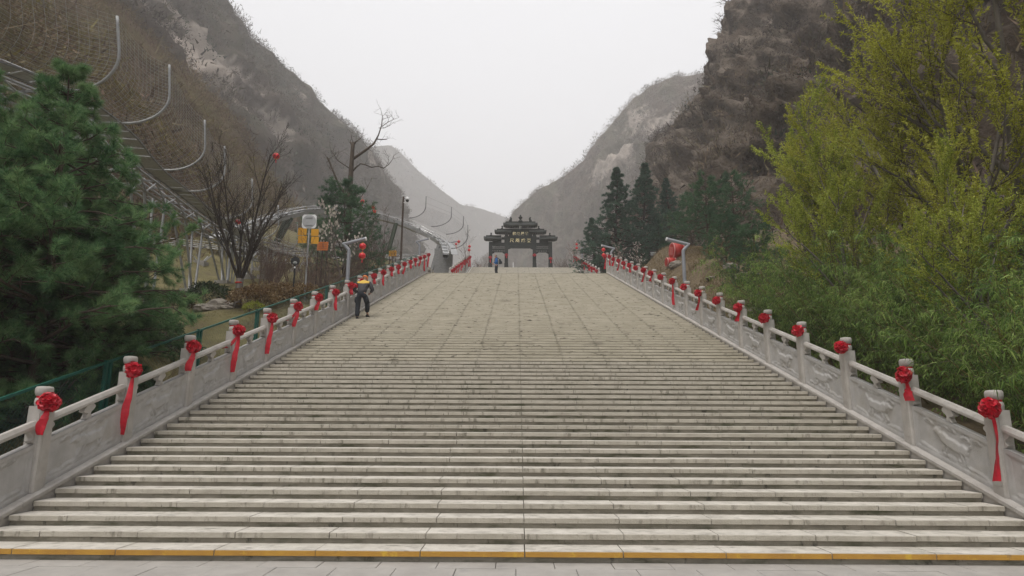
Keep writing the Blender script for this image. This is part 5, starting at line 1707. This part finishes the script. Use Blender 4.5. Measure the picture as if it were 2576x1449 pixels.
# the vase-shaped bare tree on the lawn
rng = np.random.default_rng(90)
tb = base_at(597, 764, 24.3)
out, tips = [], []
th = thing('bare_tree', 'leafless vase-shaped tree with a smooth trunk on the lawn', 'tree', tb)
MB().tube([(0, 0, 0), (.02, 0, .35), (0, .02, .8), (.02, 0, 1.2)], [.19, .15, .135, .14], 10).obj('trunk', m_barkg, th, True)
MB().lathe([(.139, 1.0), (.144, 1.01), (.144, 1.05), (.139, 1.06)], 12).obj('red_paint_band', m_drum, th)
for k in range(7):
    a = k * .9 + .3
    grow(rng, (.02 + .05 * math.cos(a), .05 * math.sin(a), 1.15), unit(np.array([math.cos(a) * .38, math.sin(a) * .38, 1])), 4.3 * rng.uniform(.8, 1.15), .06, 0,
         [(8, .06, .06, 9, .42, .42, .12), (5, .1, .08, 6, .5, .45, .15), (4, .12, .08, 4, .5, .5, .2), (3, .12, .05, 0, 0, 0, 0)], out, tips)
link('branches', np_mesh('branches', *wood(out, (7, 5, 4, 3), .0065), m_barkd), th)
# the dead pollarded tree: trunk and limbs traced on its own plane of depth
DY = 38.5
def dp(u, v, dy=0): return np.array(tuple(P(u, v, DY + dy)))
tb = base_at(876, 650, DY)
th = thing('bare_tree', 'dead pollarded tree with broken top and long side limbs against the sky', 'tree', tb)
o0 = np.array(tb)
limbs = [([(876, 655), (877, 560), (880, 480), (884, 420), (887, 372), (889, 358)], [.30, .24, .21, .18, .15, .13], 0),
         ([(887, 372), (884, 362), (881, 357)], [.10, .09, .07], .1),
         ([(890, 364), (896, 356), (905, 350), (912, 343)], [.07, .05, .03, .015], -.2),
         ([(888, 400), (905, 388), (925, 374), (940, 362), (952, 340), (960, 315), (962, 292), (957, 272)], [.12, .11, .10, .085, .06, .045, .03, .012], .8),
         ([(948, 350), (960, 351), (973, 350)], [.05, .045, .035], .5),
         ([(953, 322), (966, 322), (980, 316), (990, 308)], [.03, .025, .018, .01], .9), ([(961, 318), (975, 308), (990, 300), (1003, 296)], [.035, .028, .018, .008], .7), ([(962, 300), (975, 296), (986, 292)], [.02, .015, .008], .9),
         ([(886, 432), (897, 420), (907, 412), (918, 414), (935, 421), (950, 418), (965, 423), (978, 414), (988, 400), (990, 392)], [.085, .07, .06, .055, .05, .045, .04, .03, .02, .008], -.8), ([(970, 421), (978, 404), (976, 392)], [.025, .015, .008], -.9),
         ([(883, 426), (868, 416), (850, 404), (838, 386), (833, 378)], [.05, .042, .035, .022, .01], -.6), ([(845, 400), (852, 385), (858, 380)], [.02, .012, .008], -.7),
         ([(874, 500), (862, 480), (848, 455), (838, 430), (828, 405), (823, 396)], [.11, .10, .09, .085, .08, .07], .5), ([(825, 400), (836, 395), (836, 380)], [.025, .018, .01], .5), ([(838, 432), (830, 425), (820, 408)], [.02, .014, .008], .6),
         ([(880, 515), (905, 500), (925, 470), (935, 448)], [.04, .03, .022, .01], .9), ([(889, 360), (884, 345), (882, 332)], [.025, .016, .008], .2), ([(890, 358), (903, 352), (912, 340)], [.02, .014, .008], .3)]
tr_ = MB()
pts, rs_, dy = limbs[0]
nb_ = [tuple(dp(u, v, 0) - o0) for u, v in pts]
nb_[0] = (nb_[1][0], nb_[1][1], 0)
tr_.tube(nb_, [r * .8 for r in rs_], 9)
tr_.obj('trunk', m_bark, th, True)
lm_ = MB()
for pts, rs_, dy in limbs[1:]:
    n = len(pts)
    lm_.tube([tuple(dp(u, v, dy * i / n) - o0) for i, (u, v) in enumerate(pts)], [r * .72 for r in rs_], 6)
lm_.obj('limbs', m_bark, th, True)
rng = np.random.default_rng(94)
out, tips = [], []
for pts, rs_, dy in limbs[1:]:
    n = len(pts)
    for i in range(1, n):
        for q in range(2):
            a = dp(*pts[i], dy * i / n) - o0
            grow(rng, a, unit(rng.normal(size=3) * np.array([1, .6, .8]) + np.array([0, 0, .6])), rng.uniform(.25, .7), .011, 0, [(4, .2, .08, 3, .6, .6, .2), (3, .2, .05, 0, 0, 0, 0)], out, tips)
tw_ = link('twigs', np_mesh('twigs', *wood(out, (3, 3), .004), m_bark), th)
tw_['kind'] = 'stuff'
# magnolia in white bud
rng = np.random.default_rng(92)
spec = [(6, .06, .03, 8, .6, .55, .12), (5, .1, .07, 6, .55, .5, .15), (4, .12, .08, 4, .5, .5, .2), (3, .12, .08, 0, 0, 0, 0)]
ms, tips = bare_meshes(92, 3.3, .055, spec, m_barkg, None, (0, 0, 1), .006)
C = np.array([t[0][-1] for t in tips]); C = C[rng.random(len(C)) < .75]
V, Fc = leaf_quads(np.repeat(C, 3, 0), np.array([0, 0, 1.0]) + rand_dirs(rng, len(C) * 3) * .35, .17, .085, rng)
ms.append(('buds', np_mesh('buds', V, Fc, l_blossom)))
mb_ = base_at(862, 690, 33)
put('magnolia_tree', 'bare magnolia covered in upright white buds in front of a dark pine', 'tree', mb_, ms)
for k, (u, v, Y, lab) in enumerate(((1556, 655, 53, 'pale pink blossom tree in front of the cedars'), (1600, 655, 50, 'pale blossom bush beside the cedars near the dry mound'), (1450, 665, 71, 'pinkish blossom tree beside the dark gate on the cedar side'), (1205, 672, 80, 'low pale blossom bush beside the gate pillar behind the man in blue'), (1345, 672, 84, 'pale blossom bush showing through the middle gate opening'))):
    ms, tips = bare_meshes(100 + k, (2.8, 2.2, 3.0, 1.9, 2.0)[k], .05, [(5, .08, .03, 8, .65, .6, .1), (4, .12, .05, 6, .6, .55, .1), (3, .15, .05, 3, .55, .5, .2), (2, .15, .05, 0, 0, 0, 0)], m_twig, None, (0, 0, 1), .008)
    C, D = along(tips, .12, rng)
    V, Fc = leaf_quads(C, D * .3 + rand_dirs(rng, len(C)), .085, .075, rng)
    ms.append(('blossom', np_mesh('blossom', V, Fc, l_pink if k != 1 else l_blossom)))
    q = P(u, v, Y)
    put('blossom_tree', lab, 'tree', (q.x, q.y, max(gz(q.x, q.y), valley(Y) if Y > 74 else -9) - .05), ms)
# thin bare saplings and thickets
sap = [bare_meshes(110 + k, 2.6, .022, [(6, .06, .05, 9, .55, .45, .1), (5, .1, .08, 5, .5, .45, .15), (3, .12, .06, 3, .5, .5, .2), (2, .1, .05, 0, 0, 0, 0)], (m_twig, m_twigr)[k % 2], None, (0, 0, 1), .0045)[0] for k in range(3)]
def shrub_stems(seed, n, H, m):
    rng = np.random.default_rng(seed)
    out, tips = [], []
    for k in range(n):
        a = rng.random() * 6.283
        grow(rng, (.12 * math.cos(a), .12 * math.sin(a), 0), unit(np.array([math.cos(a) * .45, math.sin(a) * .45, 1]) + rng.normal(size=3) * .1), H * rng.uniform(.6, 1.1), .012, 0,
             [(6, .07, .05, 5, .5, .4, .15), (4, .1, .06, 3, .5, .45, .2), (3, .1, .05, 0, 0, 0, 0)], out, tips)
    return [('stems', np_mesh('stems', *wood(out, (4, 3, 3), .005), m))], tips
shr = [shrub_stems(120 + k, 13, 1.7, (m_twig, m_twigr)[k % 2])[0] for k in range(4)]
prng = random.Random(31)
for i in range(28):
    u = prng.uniform(650, 1060)
    Y = prng.uniform(26, 50) if u > 720 else prng.uniform(30, 44)
    q = P(u, 660, Y)
    if q.x > -8.2: q.x = -8.2 - prng.random() * 2
    jj = min(max(round((q.y - YS[0]) / PSP), 0), 20)
    dd = 'close to' if q.x > -10.5 else ('a few steps from' if q.x > -14 else 'well away from')
    o = put('bare_shrub', 'leafless brown %s shrub %s the green fence near its %s stone post' % (('sparse', 'dense', 'reddish', 'upright')[i % 4], dd, ORD[jj]), 'shrub', (q.x, q.y, gz(q.x, q.y) - .05), shr[i % 4], 'bare shrubs between the fence and the coaster', prng.random() * 6)
    s = prng.uniform(.7, 1.35); o.scale = (s, s, s * prng.uniform(.9, 1.2))
for i in range(12):
    u = prng.choice((prng.uniform(1165, 1225), prng.uniform(1400, 1470)))
    Y = prng.uniform(78, 90)
    q = P(u, 660, Y)
    o = put('bare_shrub', 'leafless %s shrub on the terrace beside the dark gate on the %s side' % (('sparse brown', 'dense brown', 'reddish', 'upright')[i % 4], 'coaster' if u < 1300 else 'cedar'), 'shrub', (q.x, q.y, ZEND - .05), shr[i % 4], 'bare shrubs beside the gate', prng.random() * 6)
    s = prng.uniform(1.0, 1.7); o.scale = (s, s, s)
for i, (u, v, Y, s, lab) in enumerate(((655, 690, 30, 1.15, 'thin bare sapling beside the vase-shaped tree'), (775, 690, 25.5, .95, 'dense bare sapling in front of the orange signs'), (920, 680, 34, 1.2, 'bare sapling with pale twigs beside the magnolia'), (965, 670, 40, 1.3, 'tall bare sapling below the high coaster loop'), (700, 670, 36, 1.2, 'bare sapling in front of the low coaster track'), (1170, 668, 66, 1.5, 'dark bare tree beside the end of the coaster loop'), (830, 690, 27, .9, 'short bare sapling next to the lamp post with lanterns'))):
    o = put('bare_sapling', lab, 'tree', base_at(u, v, Y), sap[i % 3], None, i * 1.7)
    o.scale = (s, s, s)
# leafy shrubs
def leafy(seed, W, H, lm, L, Wd, n, stems=8):
    rng = np.random.default_rng(seed)
    ms, tips = shrub_stems(seed, stems, H * .9, m_twig)
    d = rand_dirs(rng, n); d[:, 2] = np.abs(d[:, 2])
    lump = 1 + .25 * fbm(d * 2.5, 3, seed)[:, None]
    c = d * np.array([W, W, H * .62]) * (rng.uniform(.45, 1, (n, 1)) ** .5) * lump + np.array([0, 0, H * .38])
    V, Fc = leaf_quads(c, d + rand_dirs(rng, n) * .9, L * rng.uniform(.6, 1.2, n), Wd, rng, .1)
    ms.append(('leaves', np_mesh('leaves', V, Fc, lm)))
    return ms
put('evergreen_shrub', 'rounded dark green shrub at the feet of the coaster legs', 'shrub', base_at(528, 728, 25.5), leafy(131, .85, 1.15, l_dkshrub, .12, .05, 1900))
put('bronze_shrub', 'rounded bronze-leaved shrub on the lawn edge', 'shrub', base_at(437, 752, 23.5), leafy(132, .72, 1.0, l_bronze, .10, .045, 1500))
dl = [leafy(140 + k, .95, .9, l_dead, .10, .055, 1500) for k in range(2)]
for i, (u, v, Y, wh) in enumerate(((660, 745, 24.5, 'two steps from the vase-shaped tree'), (700, 735, 25, 'midway between the vase-shaped tree and the garden sign'), (745, 728, 25.5, 'right in front of the black garden sign'), (715, 712, 27.5, 'behind the black garden sign'), (765, 712, 27, 'between the garden sign and the road sign pole'), (640, 750, 23.6, 'touching the trunk of the vase-shaped tree'))):
    put('dry_leaf_shrub', 'low shrub with dry tan leaves ' + wh, 'shrub', base_at(u, v, Y), dl[i % 2], 'dry-leaved shrubs near the garden sign', i * 1.1)
put('budding_shrub', 'small yellow-green shrub at the foot of the vase-shaped tree', 'shrub', base_at(640, 768, 23.2), leafy(151, .4, .45, l_willow2, .08, .03, 700))
gl = [leafy(160 + k, .7, .75, l_dkshrub, .15, .05, 900) for k in range(2)]
for i, (u, v, Y) in enumerate(((300, 830, 17), (350, 822, 18), (400, 815, 19), (255, 838, 16.5), (450, 822, 18.5), (330, 850, 15.5), (200, 850, 15), (120, 870, 14), (60, 900, 12.5))):
    put('evergreen_shrub', 'low broad-leaved evergreen plant %s on the bank beside the %s fence-side stone post' % (('toward the fence', 'halfway up', 'toward the lawn')[i % 3], ORD[min(max(round((Y - YS[0]) / PSP), 0), 20)]), 'shrub', base_at(u, v, Y), gl[i % 2], 'evergreen plants on the bank', i * 1.9)
# ------------------------------------------------------------------ grass
def grass(name, label, x0, x1, y0, y1, n, L, W, lm, seed, keep=None):
    rng = np.random.default_rng(seed)
    x, y = rng.uniform(x0, x1, n), y0 + (y1 - y0) * rng.random(n) ** 1.35
    if keep is not None:
        k = keep(x, y); x, y = x[k], y[k]
    m = fbm(np.stack([x, y, 0 * x], 1) * .55, 3, seed) > -.25
    x, y = x[m], y[m]
    c = np.stack([x, y, ground_z(x, y) - .01], 1)
    d = np.array([0, 0, 1.0]) + rng.normal(size=(len(c), 3)) * np.array([.75, .75, .2])
    V, Fc = leaf_quads(c, d, L * rng.uniform(.5, 1.4, len(c)), W, rng, .25)
    tag(link(name, np_mesh(name, V, Fc, lm)), label, 'grass', None, 'stuff')
grass('grass', 'short yellowing lawn grass between the fence and the coaster', -30, -7.9, 9, 50, 70000, .10, .014, l_grass, 201)
grass('grass', 'long dry straw grass on the mound beside the balustrade', 7.2, 15, 15, 60, 75000, .24, .02, l_straw, 202)
grass('grass', 'tangled dry weeds along the foot of the fence', -9.2, -7.15, 8.2, 46, 22000, .32, .010, l_straw, 203)
# ------------------------------------------------------------------ rocks
def rock_mesh(seed, f):
    bm = bmesh.new()
    bmesh.ops.create_icosphere(bm, subdivisions=3, radius=1)
    P_ = np.array([tuple(v.co) for v in bm.verts])
    nn = fbm(P_ * 1.3, 4, seed, .55, True)
    for v, q in zip(bm.verts, nn):
        v.co *= 1 + .32 * q
        v.co.z *= f
    me = bpy.data.meshes.new('rock')
    bm.to_mesh(me); bm.free()
    me.materials.append(m_rock)
    return me
rk = [rock_mesh(s, f) for s, f in ((1, .55), (2, .7), (3, .4))]
for i, (u, v, Y, s, lab) in enumerate(((1885, 728, 28, .5, 'flat pale rock lying on the dry slope above the others'), (1838, 692, 30.5, .32, 'small pale rock on the dry slope'), (1905, 790, 24, .55, 'long flat rock at the foot of the dry slope'), (1870, 795, 23.5, .3, 'rock leaning on the long flat rock'), (1700, 640, 38, .35, 'grey rock on top of the mound beside the pine'), (1790, 695, 31, .22, 'small stone half buried in the dry slope'),
        (520, 748, 24, .36, 'angular pale rock beside the coaster footing'), (556, 742, 24.6, .4, 'larger pale rock behind the coaster footing'), (574, 752, 24, .2, 'small rock by the bare tree trunk'), (740, 760, 22, .3, 'pale rock among the dry shrubs by the fence'), (790, 700, 27, .25, 'rough rock beside the sign pole'))):
    b = base_at(u, v, Y, 0)
    o = link('rock', rk[i % 3], None, (b[0], b[1], b[2] + s * .15), (0, 0, i * 1.3), (s * 1.3, s, s))
    tag(o, lab, 'rock')
# ================================================================== signs, camera, lanterns, drums
def sign_pole():
    b = base_at(772, 715, 25.6)
    th = thing('road_sign', 'back of a square white sign with grey disc above paired orange panels', 'sign', b)
    o0 = Vector(b)
    def L(u, v, dy=0): return P(u, v, 25.6 + dy) - o0
    top = L(780, 545).z
    MB().tube([(L(777, 600).x, 0, 0), (L(779, 560).x, 0, top)], .035, 9).obj('pole', m_signgrey, th)
    c, e = L(779, 558), L(797, 558).x - L(779, 558).x
    sq = MB()
    k = e * .25
    pr = [(-e + k, -e), (e - k, -e), (e, -e + k), (e, e - k), (e - k, e), (-e + k, e), (-e, e - k), (-e, -e + k)]
    sq.prism(pr, lambda p, t: (c.x + p[0], t, c.z + p[1]), -.055, -.045).obj('square_plate', m_white, th)
    MB().lathe([(e * .93, -.004), (e * .95, 0), (e * .93, .004)], 28).obj('grey_disc', m_signgrey, th, loc=(c.x, -.06, c.z), rot=(math.pi / 2, 0, 0))
    for dz in (-.16, .16):
        MB().box(c.x - .14, c.x + .14, -.085, -.062, c.z + dz - .015, c.z + dz + .015).obj('clamp', m_steel, th)
    for (u0, u1, v0, v1) in ((750, 773, 574, 592), (750, 773, 594, 612), (783, 803, 577, 594), (783, 803, 596, 614)):
        a, d = L(u0, v1), L(u1, v0)
        MB().box(a.x, d.x, -.05, -.035, a.z, d.z).obj('orange_panel', m_orange, th)
    a, d = L(773, 588), L(783, 600)
    MB().box(a.x - .02, d.x + .02, -.03, -.01, a.z - .03, a.z).obj('crossbar', m_steel, th)
sign_pole()
def small_sign(name, label, u, v, Y, w, h, m, base_v):
    q = P(u, v, Y)
    b = (q.x, q.y, gz(q.x, q.y) - .05)
    th = thing(name, label, 'sign', b)
    z = q.z - b[2]
    MB().box(-.03, .03, -.015, .015, 0, z).obj('stake', m_black, th)
    return th, z
th, z = small_sign('garden_sign', 'small black house-shaped garden sign on a stake with white lettering', 743, 658, 25.0, .4, .3, m_black, 700)
MB().prism([(-.19, .02), (-.14, -.10), (.0, -.15), (.14, -.10), (.19, .02), (.16, .06), (.17, .12), (0, .22), (-.17, .12), (-.16, .06)], lambda p, t: (p[0], t, z + p[1]), -.03, .0).obj('board', m_black, th)
for k, (ww, zz) in enumerate(((.055, -.01), (.085, -.06))):
    for q in range(4):
        xx = -ww + 2 * ww * (q + .5) / 4
        MB().box(xx - ww / 5, xx + ww / 5, -.034, -.0305, z + zz - .012, z + zz + .012).obj('lettering', m_glyph_w, th)
MB().lathe([(.035, -.005), (.038, 0), (.035, .005)], 14).obj('button', m_white, th, loc=(0, -.02, z - .24), rot=(math.pi / 2, 0, 0))
for (u, v, Y, lab) in ((812, 620, 30, 'small faded orange notice board standing among bare shrubs'), (988, 638, 44, 'orange notice board on short legs beside the fence near the camera pole')):
    th, z = small_sign('notice_board', lab, u, v, Y, .4, .35, m_orange2, 700)
    MB().box(-.26, .26, -.03, .0, z - .2, z + .22).obj('board', m_orange2 if Y < 40 else m_orange, th)
    MB().box(-.24, -.2, -.012, .012, 0, z - .2).obj('leg', m_black, th)
    MB().box(.2, .24, -.012, .012, 0, z - .2).obj('leg', m_black, th)
    for q in range(3): MB().box(-.2, .2, -.034, -.0305, z + .1 - q * .1, z + .12 - q * .1).obj('lettering', m_rust, th)
th, z = small_sign('notice_board', 'small dark notice board with white lines in front of the cedars', 1643, 638, 47, .4, .3, m_black, 700)
MB().box(-.28, .28, -.03, 0, z - .2, z + .2).obj('board', m_black, th)
for q in range(3): MB().box(-.2, .2, -.034, -.0305, z - .12 + q * .09, z - .09 + q * .09).obj('lettering', m_glyph_w, th)
# surveillance camera on a brown pole
q = P(1008, 655, 45)
b = Vector((q.x, q.y, gz(q.x, q.y) - .05))
th = thing('camera_pole', 'tall brown pole carrying a white dome surveillance camera', 'camera pole', b)
top = P(1015, 495, 45) - b
MB().tube([(0, 0, 0), (top.x, 0, top.z)], [.075, .065], 9).obj('pole', m_rust, th)
MB().tube([(top.x, 0, top.z - .14), (top.x + .12, -.02, top.z - .14)], .028, 6).obj('bracket', m_black, th)
dm = MB().lathe([(.02, .13), (.075, .10), (.085, .0), (.08, -.02)], 14).obj('dome_housing', m_white, th, True, loc=(top.x + .30, -.04, top.z - .22), scale=(1.6, 1.6, 1.6))
MB().tube([(top.x + .1, -.02, top.z - .12), (top.x + .26, -.04, top.z - .08), (top.x + .30, -.04, top.z - .1)], .022, 6).obj('arm', m_white, th)
MB().lathe([(.078, -.02), (.07, -.08), (.03, -.125)], 14).obj('dome_glass', m_black, dm, True)
MB().box(top.x + .02, top.x + .14, -.05, .02, top.z - .48, top.z - .42).obj('junction_box', m_white, th)
# lanterns away from the lamp posts
def pole_lantern(u, v, Y, r, label, lan_label):
    q = P(u, v, Y)
    lantern((q.x, q.y, q.z), lan_label, r, .02)
    g0 = gz(q.x, q.y)
    th = thing('lantern_pole', label, 'pole', (q.x, q.y + .03, g0 - .1))
    MB().tube([(0, 0, 0), (0.02, .1, (q.z - g0) * .5), (0, 0, q.z - g0 + r + .14)], [.016, .012, .009], 6).obj('shaft', m_twig, th)
    MB().tube([(0, 0, q.z - g0 + r + .12), (0, -.03, q.z - g0 + r + .13)], .008, 4).obj('hook', m_steel_d, th)
pole_lantern(695, 393, 34, .19, 'very thin tall pole holding a single red lantern high above the coaster', 'single red lantern high on a thin pole above the coaster')
pole_lantern(600, 558, 37, .17, 'thin pole with a red lantern behind the vase-shaped tree', 'red lantern glimpsed behind the branches of the vase-shaped tree')
def tree_lantern(u, v, Y, r, lab):
    q = P(u, v, Y)
    lantern((q.x, q.y, q.z), lab, r, .25)
tree_lantern(912, 507, DY - .2, .135, 'red lantern hanging from the low limb of the dead tree')
pole_lantern(938, 522, 44, .14, 'thin pole with a pair of lanterns in front of the high coaster loop', 'upper red lantern of the pair in front of the high coaster loop')
tree_lantern(942, 532, 43.9, .14, 'lower red lantern of the pair in front of the high coaster loop')
pole_lantern(1181, 620, 72, .17, 'thin pole with red lanterns beside the end of the coaster loop', 'upper red lantern on the thin pole past the coaster loop end')
tree_lantern(1180, 629, 71.9, .17, 'lower red lantern on the thin pole past the coaster loop end')
tree_lantern(1154, 608, 66, .17, 'red lantern hanging in the dark bare tree past the coaster loop')
# stone retaining wall behind the short fence
th = thing('retaining_wall', 'rough stone retaining wall behind the short green fence at the landing', 'wall', (-7.2, 53.0, ZTOP - .1))
wr = random.Random(8)
sm = []
for k in range(3):
    bm = bmesh.new(); bmesh.ops.create_icosphere(bm, subdivisions=2, radius=.6)
    for v in bm.verts:
        v.co = Vector((max(-.5, min(.5, v.co.x)), max(-.5, min(.5, v.co.y)), max(-.5, min(.5, v.co.z)))) * wr.uniform(.9, 1.08)
    me = bpy.data.meshes.new('stone'); bm.to_mesh(me); bm.free(); me.materials.append(m_rock); sm.append(me)
MB().box(-5.6, .1, .1, .5, -.2, 1.9).obj('wall_core', m_concrete, th)
for row in range(6):
    x = wr.uniform(-.2, 0.1)
    while x > -5.5:
        w = wr.uniform(.35, .75)
        link('stone', sm[wr.randrange(3)], th, (x - w / 2, 0, .12 + row * .33), (wr.uniform(-.1, .1), wr.uniform(-.1, .1), wr.uniform(-.1, .1)), (w, .4, .33))
        x -= w
# red drums on the mound
def drum(u, v, Y, R_, L_, label, face):
    q = P(u, v, Y)
    z = gz(q.x, q.y)
    th = thing('red_drum', label, 'drum', (q.x, q.y, z + R_ - .06), rad(-83))
    MB().lathe([(R_, -L_ / 2), (R_ * 1.03, 0), (R_, L_ / 2)], 28).obj('shell', m_drum, th, True, rot=(math.pi / 2, 0, 0))
    for s in (-1, 1):
        MB().lathe([(R_ * .93, -.03), (R_ * 1.05, -.028), (R_ * 1.05, .028), (R_ * .93, .03)], 28).obj('rim', m_drum_top, th, loc=(0, s * L_ / 2, 0), rot=(math.pi / 2, 0, 0))
    MB().lathe([(R_ * .9, -.004), (R_ * .9, .004)], 28).obj('drum_skin', m_drum, th, loc=(0, -L_ / 2 - .032, 0), rot=(math.pi / 2, 0, 0))
    if face:
        for k in range(3):
            MB().box(-R_ * .5 + k * R_ * .38, -R_ * .5 + k * R_ * .38 + R_ * .16, -L_ / 2 - .045, -L_ / 2 - .037, -R_ * .5, R_ * .5).obj('painted_stroke', m_drum_top, th, rot=(0, .3, 0))
drum(1702, 622, 39.5, .50, .62, 'large red drum with pale painted face on top of the dry mound', True)
drum(1686, 636, 39.0, .27, .5, 'small red drum beside the larger drum on the mound', False)
for (u, v, Y, lab) in ((1168, 672, 57, 'slanted white rail post at the end of the landing'), (1178, 650, 60, 'slanted white rod leaning on the coaster-side upper balustrade')):
    q = P(u, v, Y)
    z0 = valley(Y)
    th = thing('white_rod', lab, 'rod', (q.x - .25, q.y, z0 - .05))
    MB().tube([(0, 0, 0), (.75, 0, 1.25)], .022, 7).obj('rod', m_white, th)
    MB().lathe([(.05, 0), (.05, .04), (.03, .06)], 8).obj('foot', m_steel_d, th)
# ------------------------------------------------------------------ haze
m_haze = bpy.data.materials.new('valley_haze')
m_haze.use_nodes = True
hn, hl = m_haze.node_tree.nodes, m_haze.node_tree.links
hn.clear()
ho = hn.new('ShaderNodeOutputMaterial')
hv = hn.new('ShaderNodeVolumePrincipled')
hv.inputs['Color'].default_value = (0.93, 0.92, 0.93, 1)
hv.inputs['Density'].default_value = 0.0010
hv.inputs['Anisotropy'].default_value = 0.0
hl.new(hv.outputs[0], ho.inputs['Volume'])
o = MB().box(-1450, 1450, -310, 1650, -9, 500).obj('haze', m_haze)
tag(o, 'thin grey haze filling the valley air', 'haze', None, 'stuff')
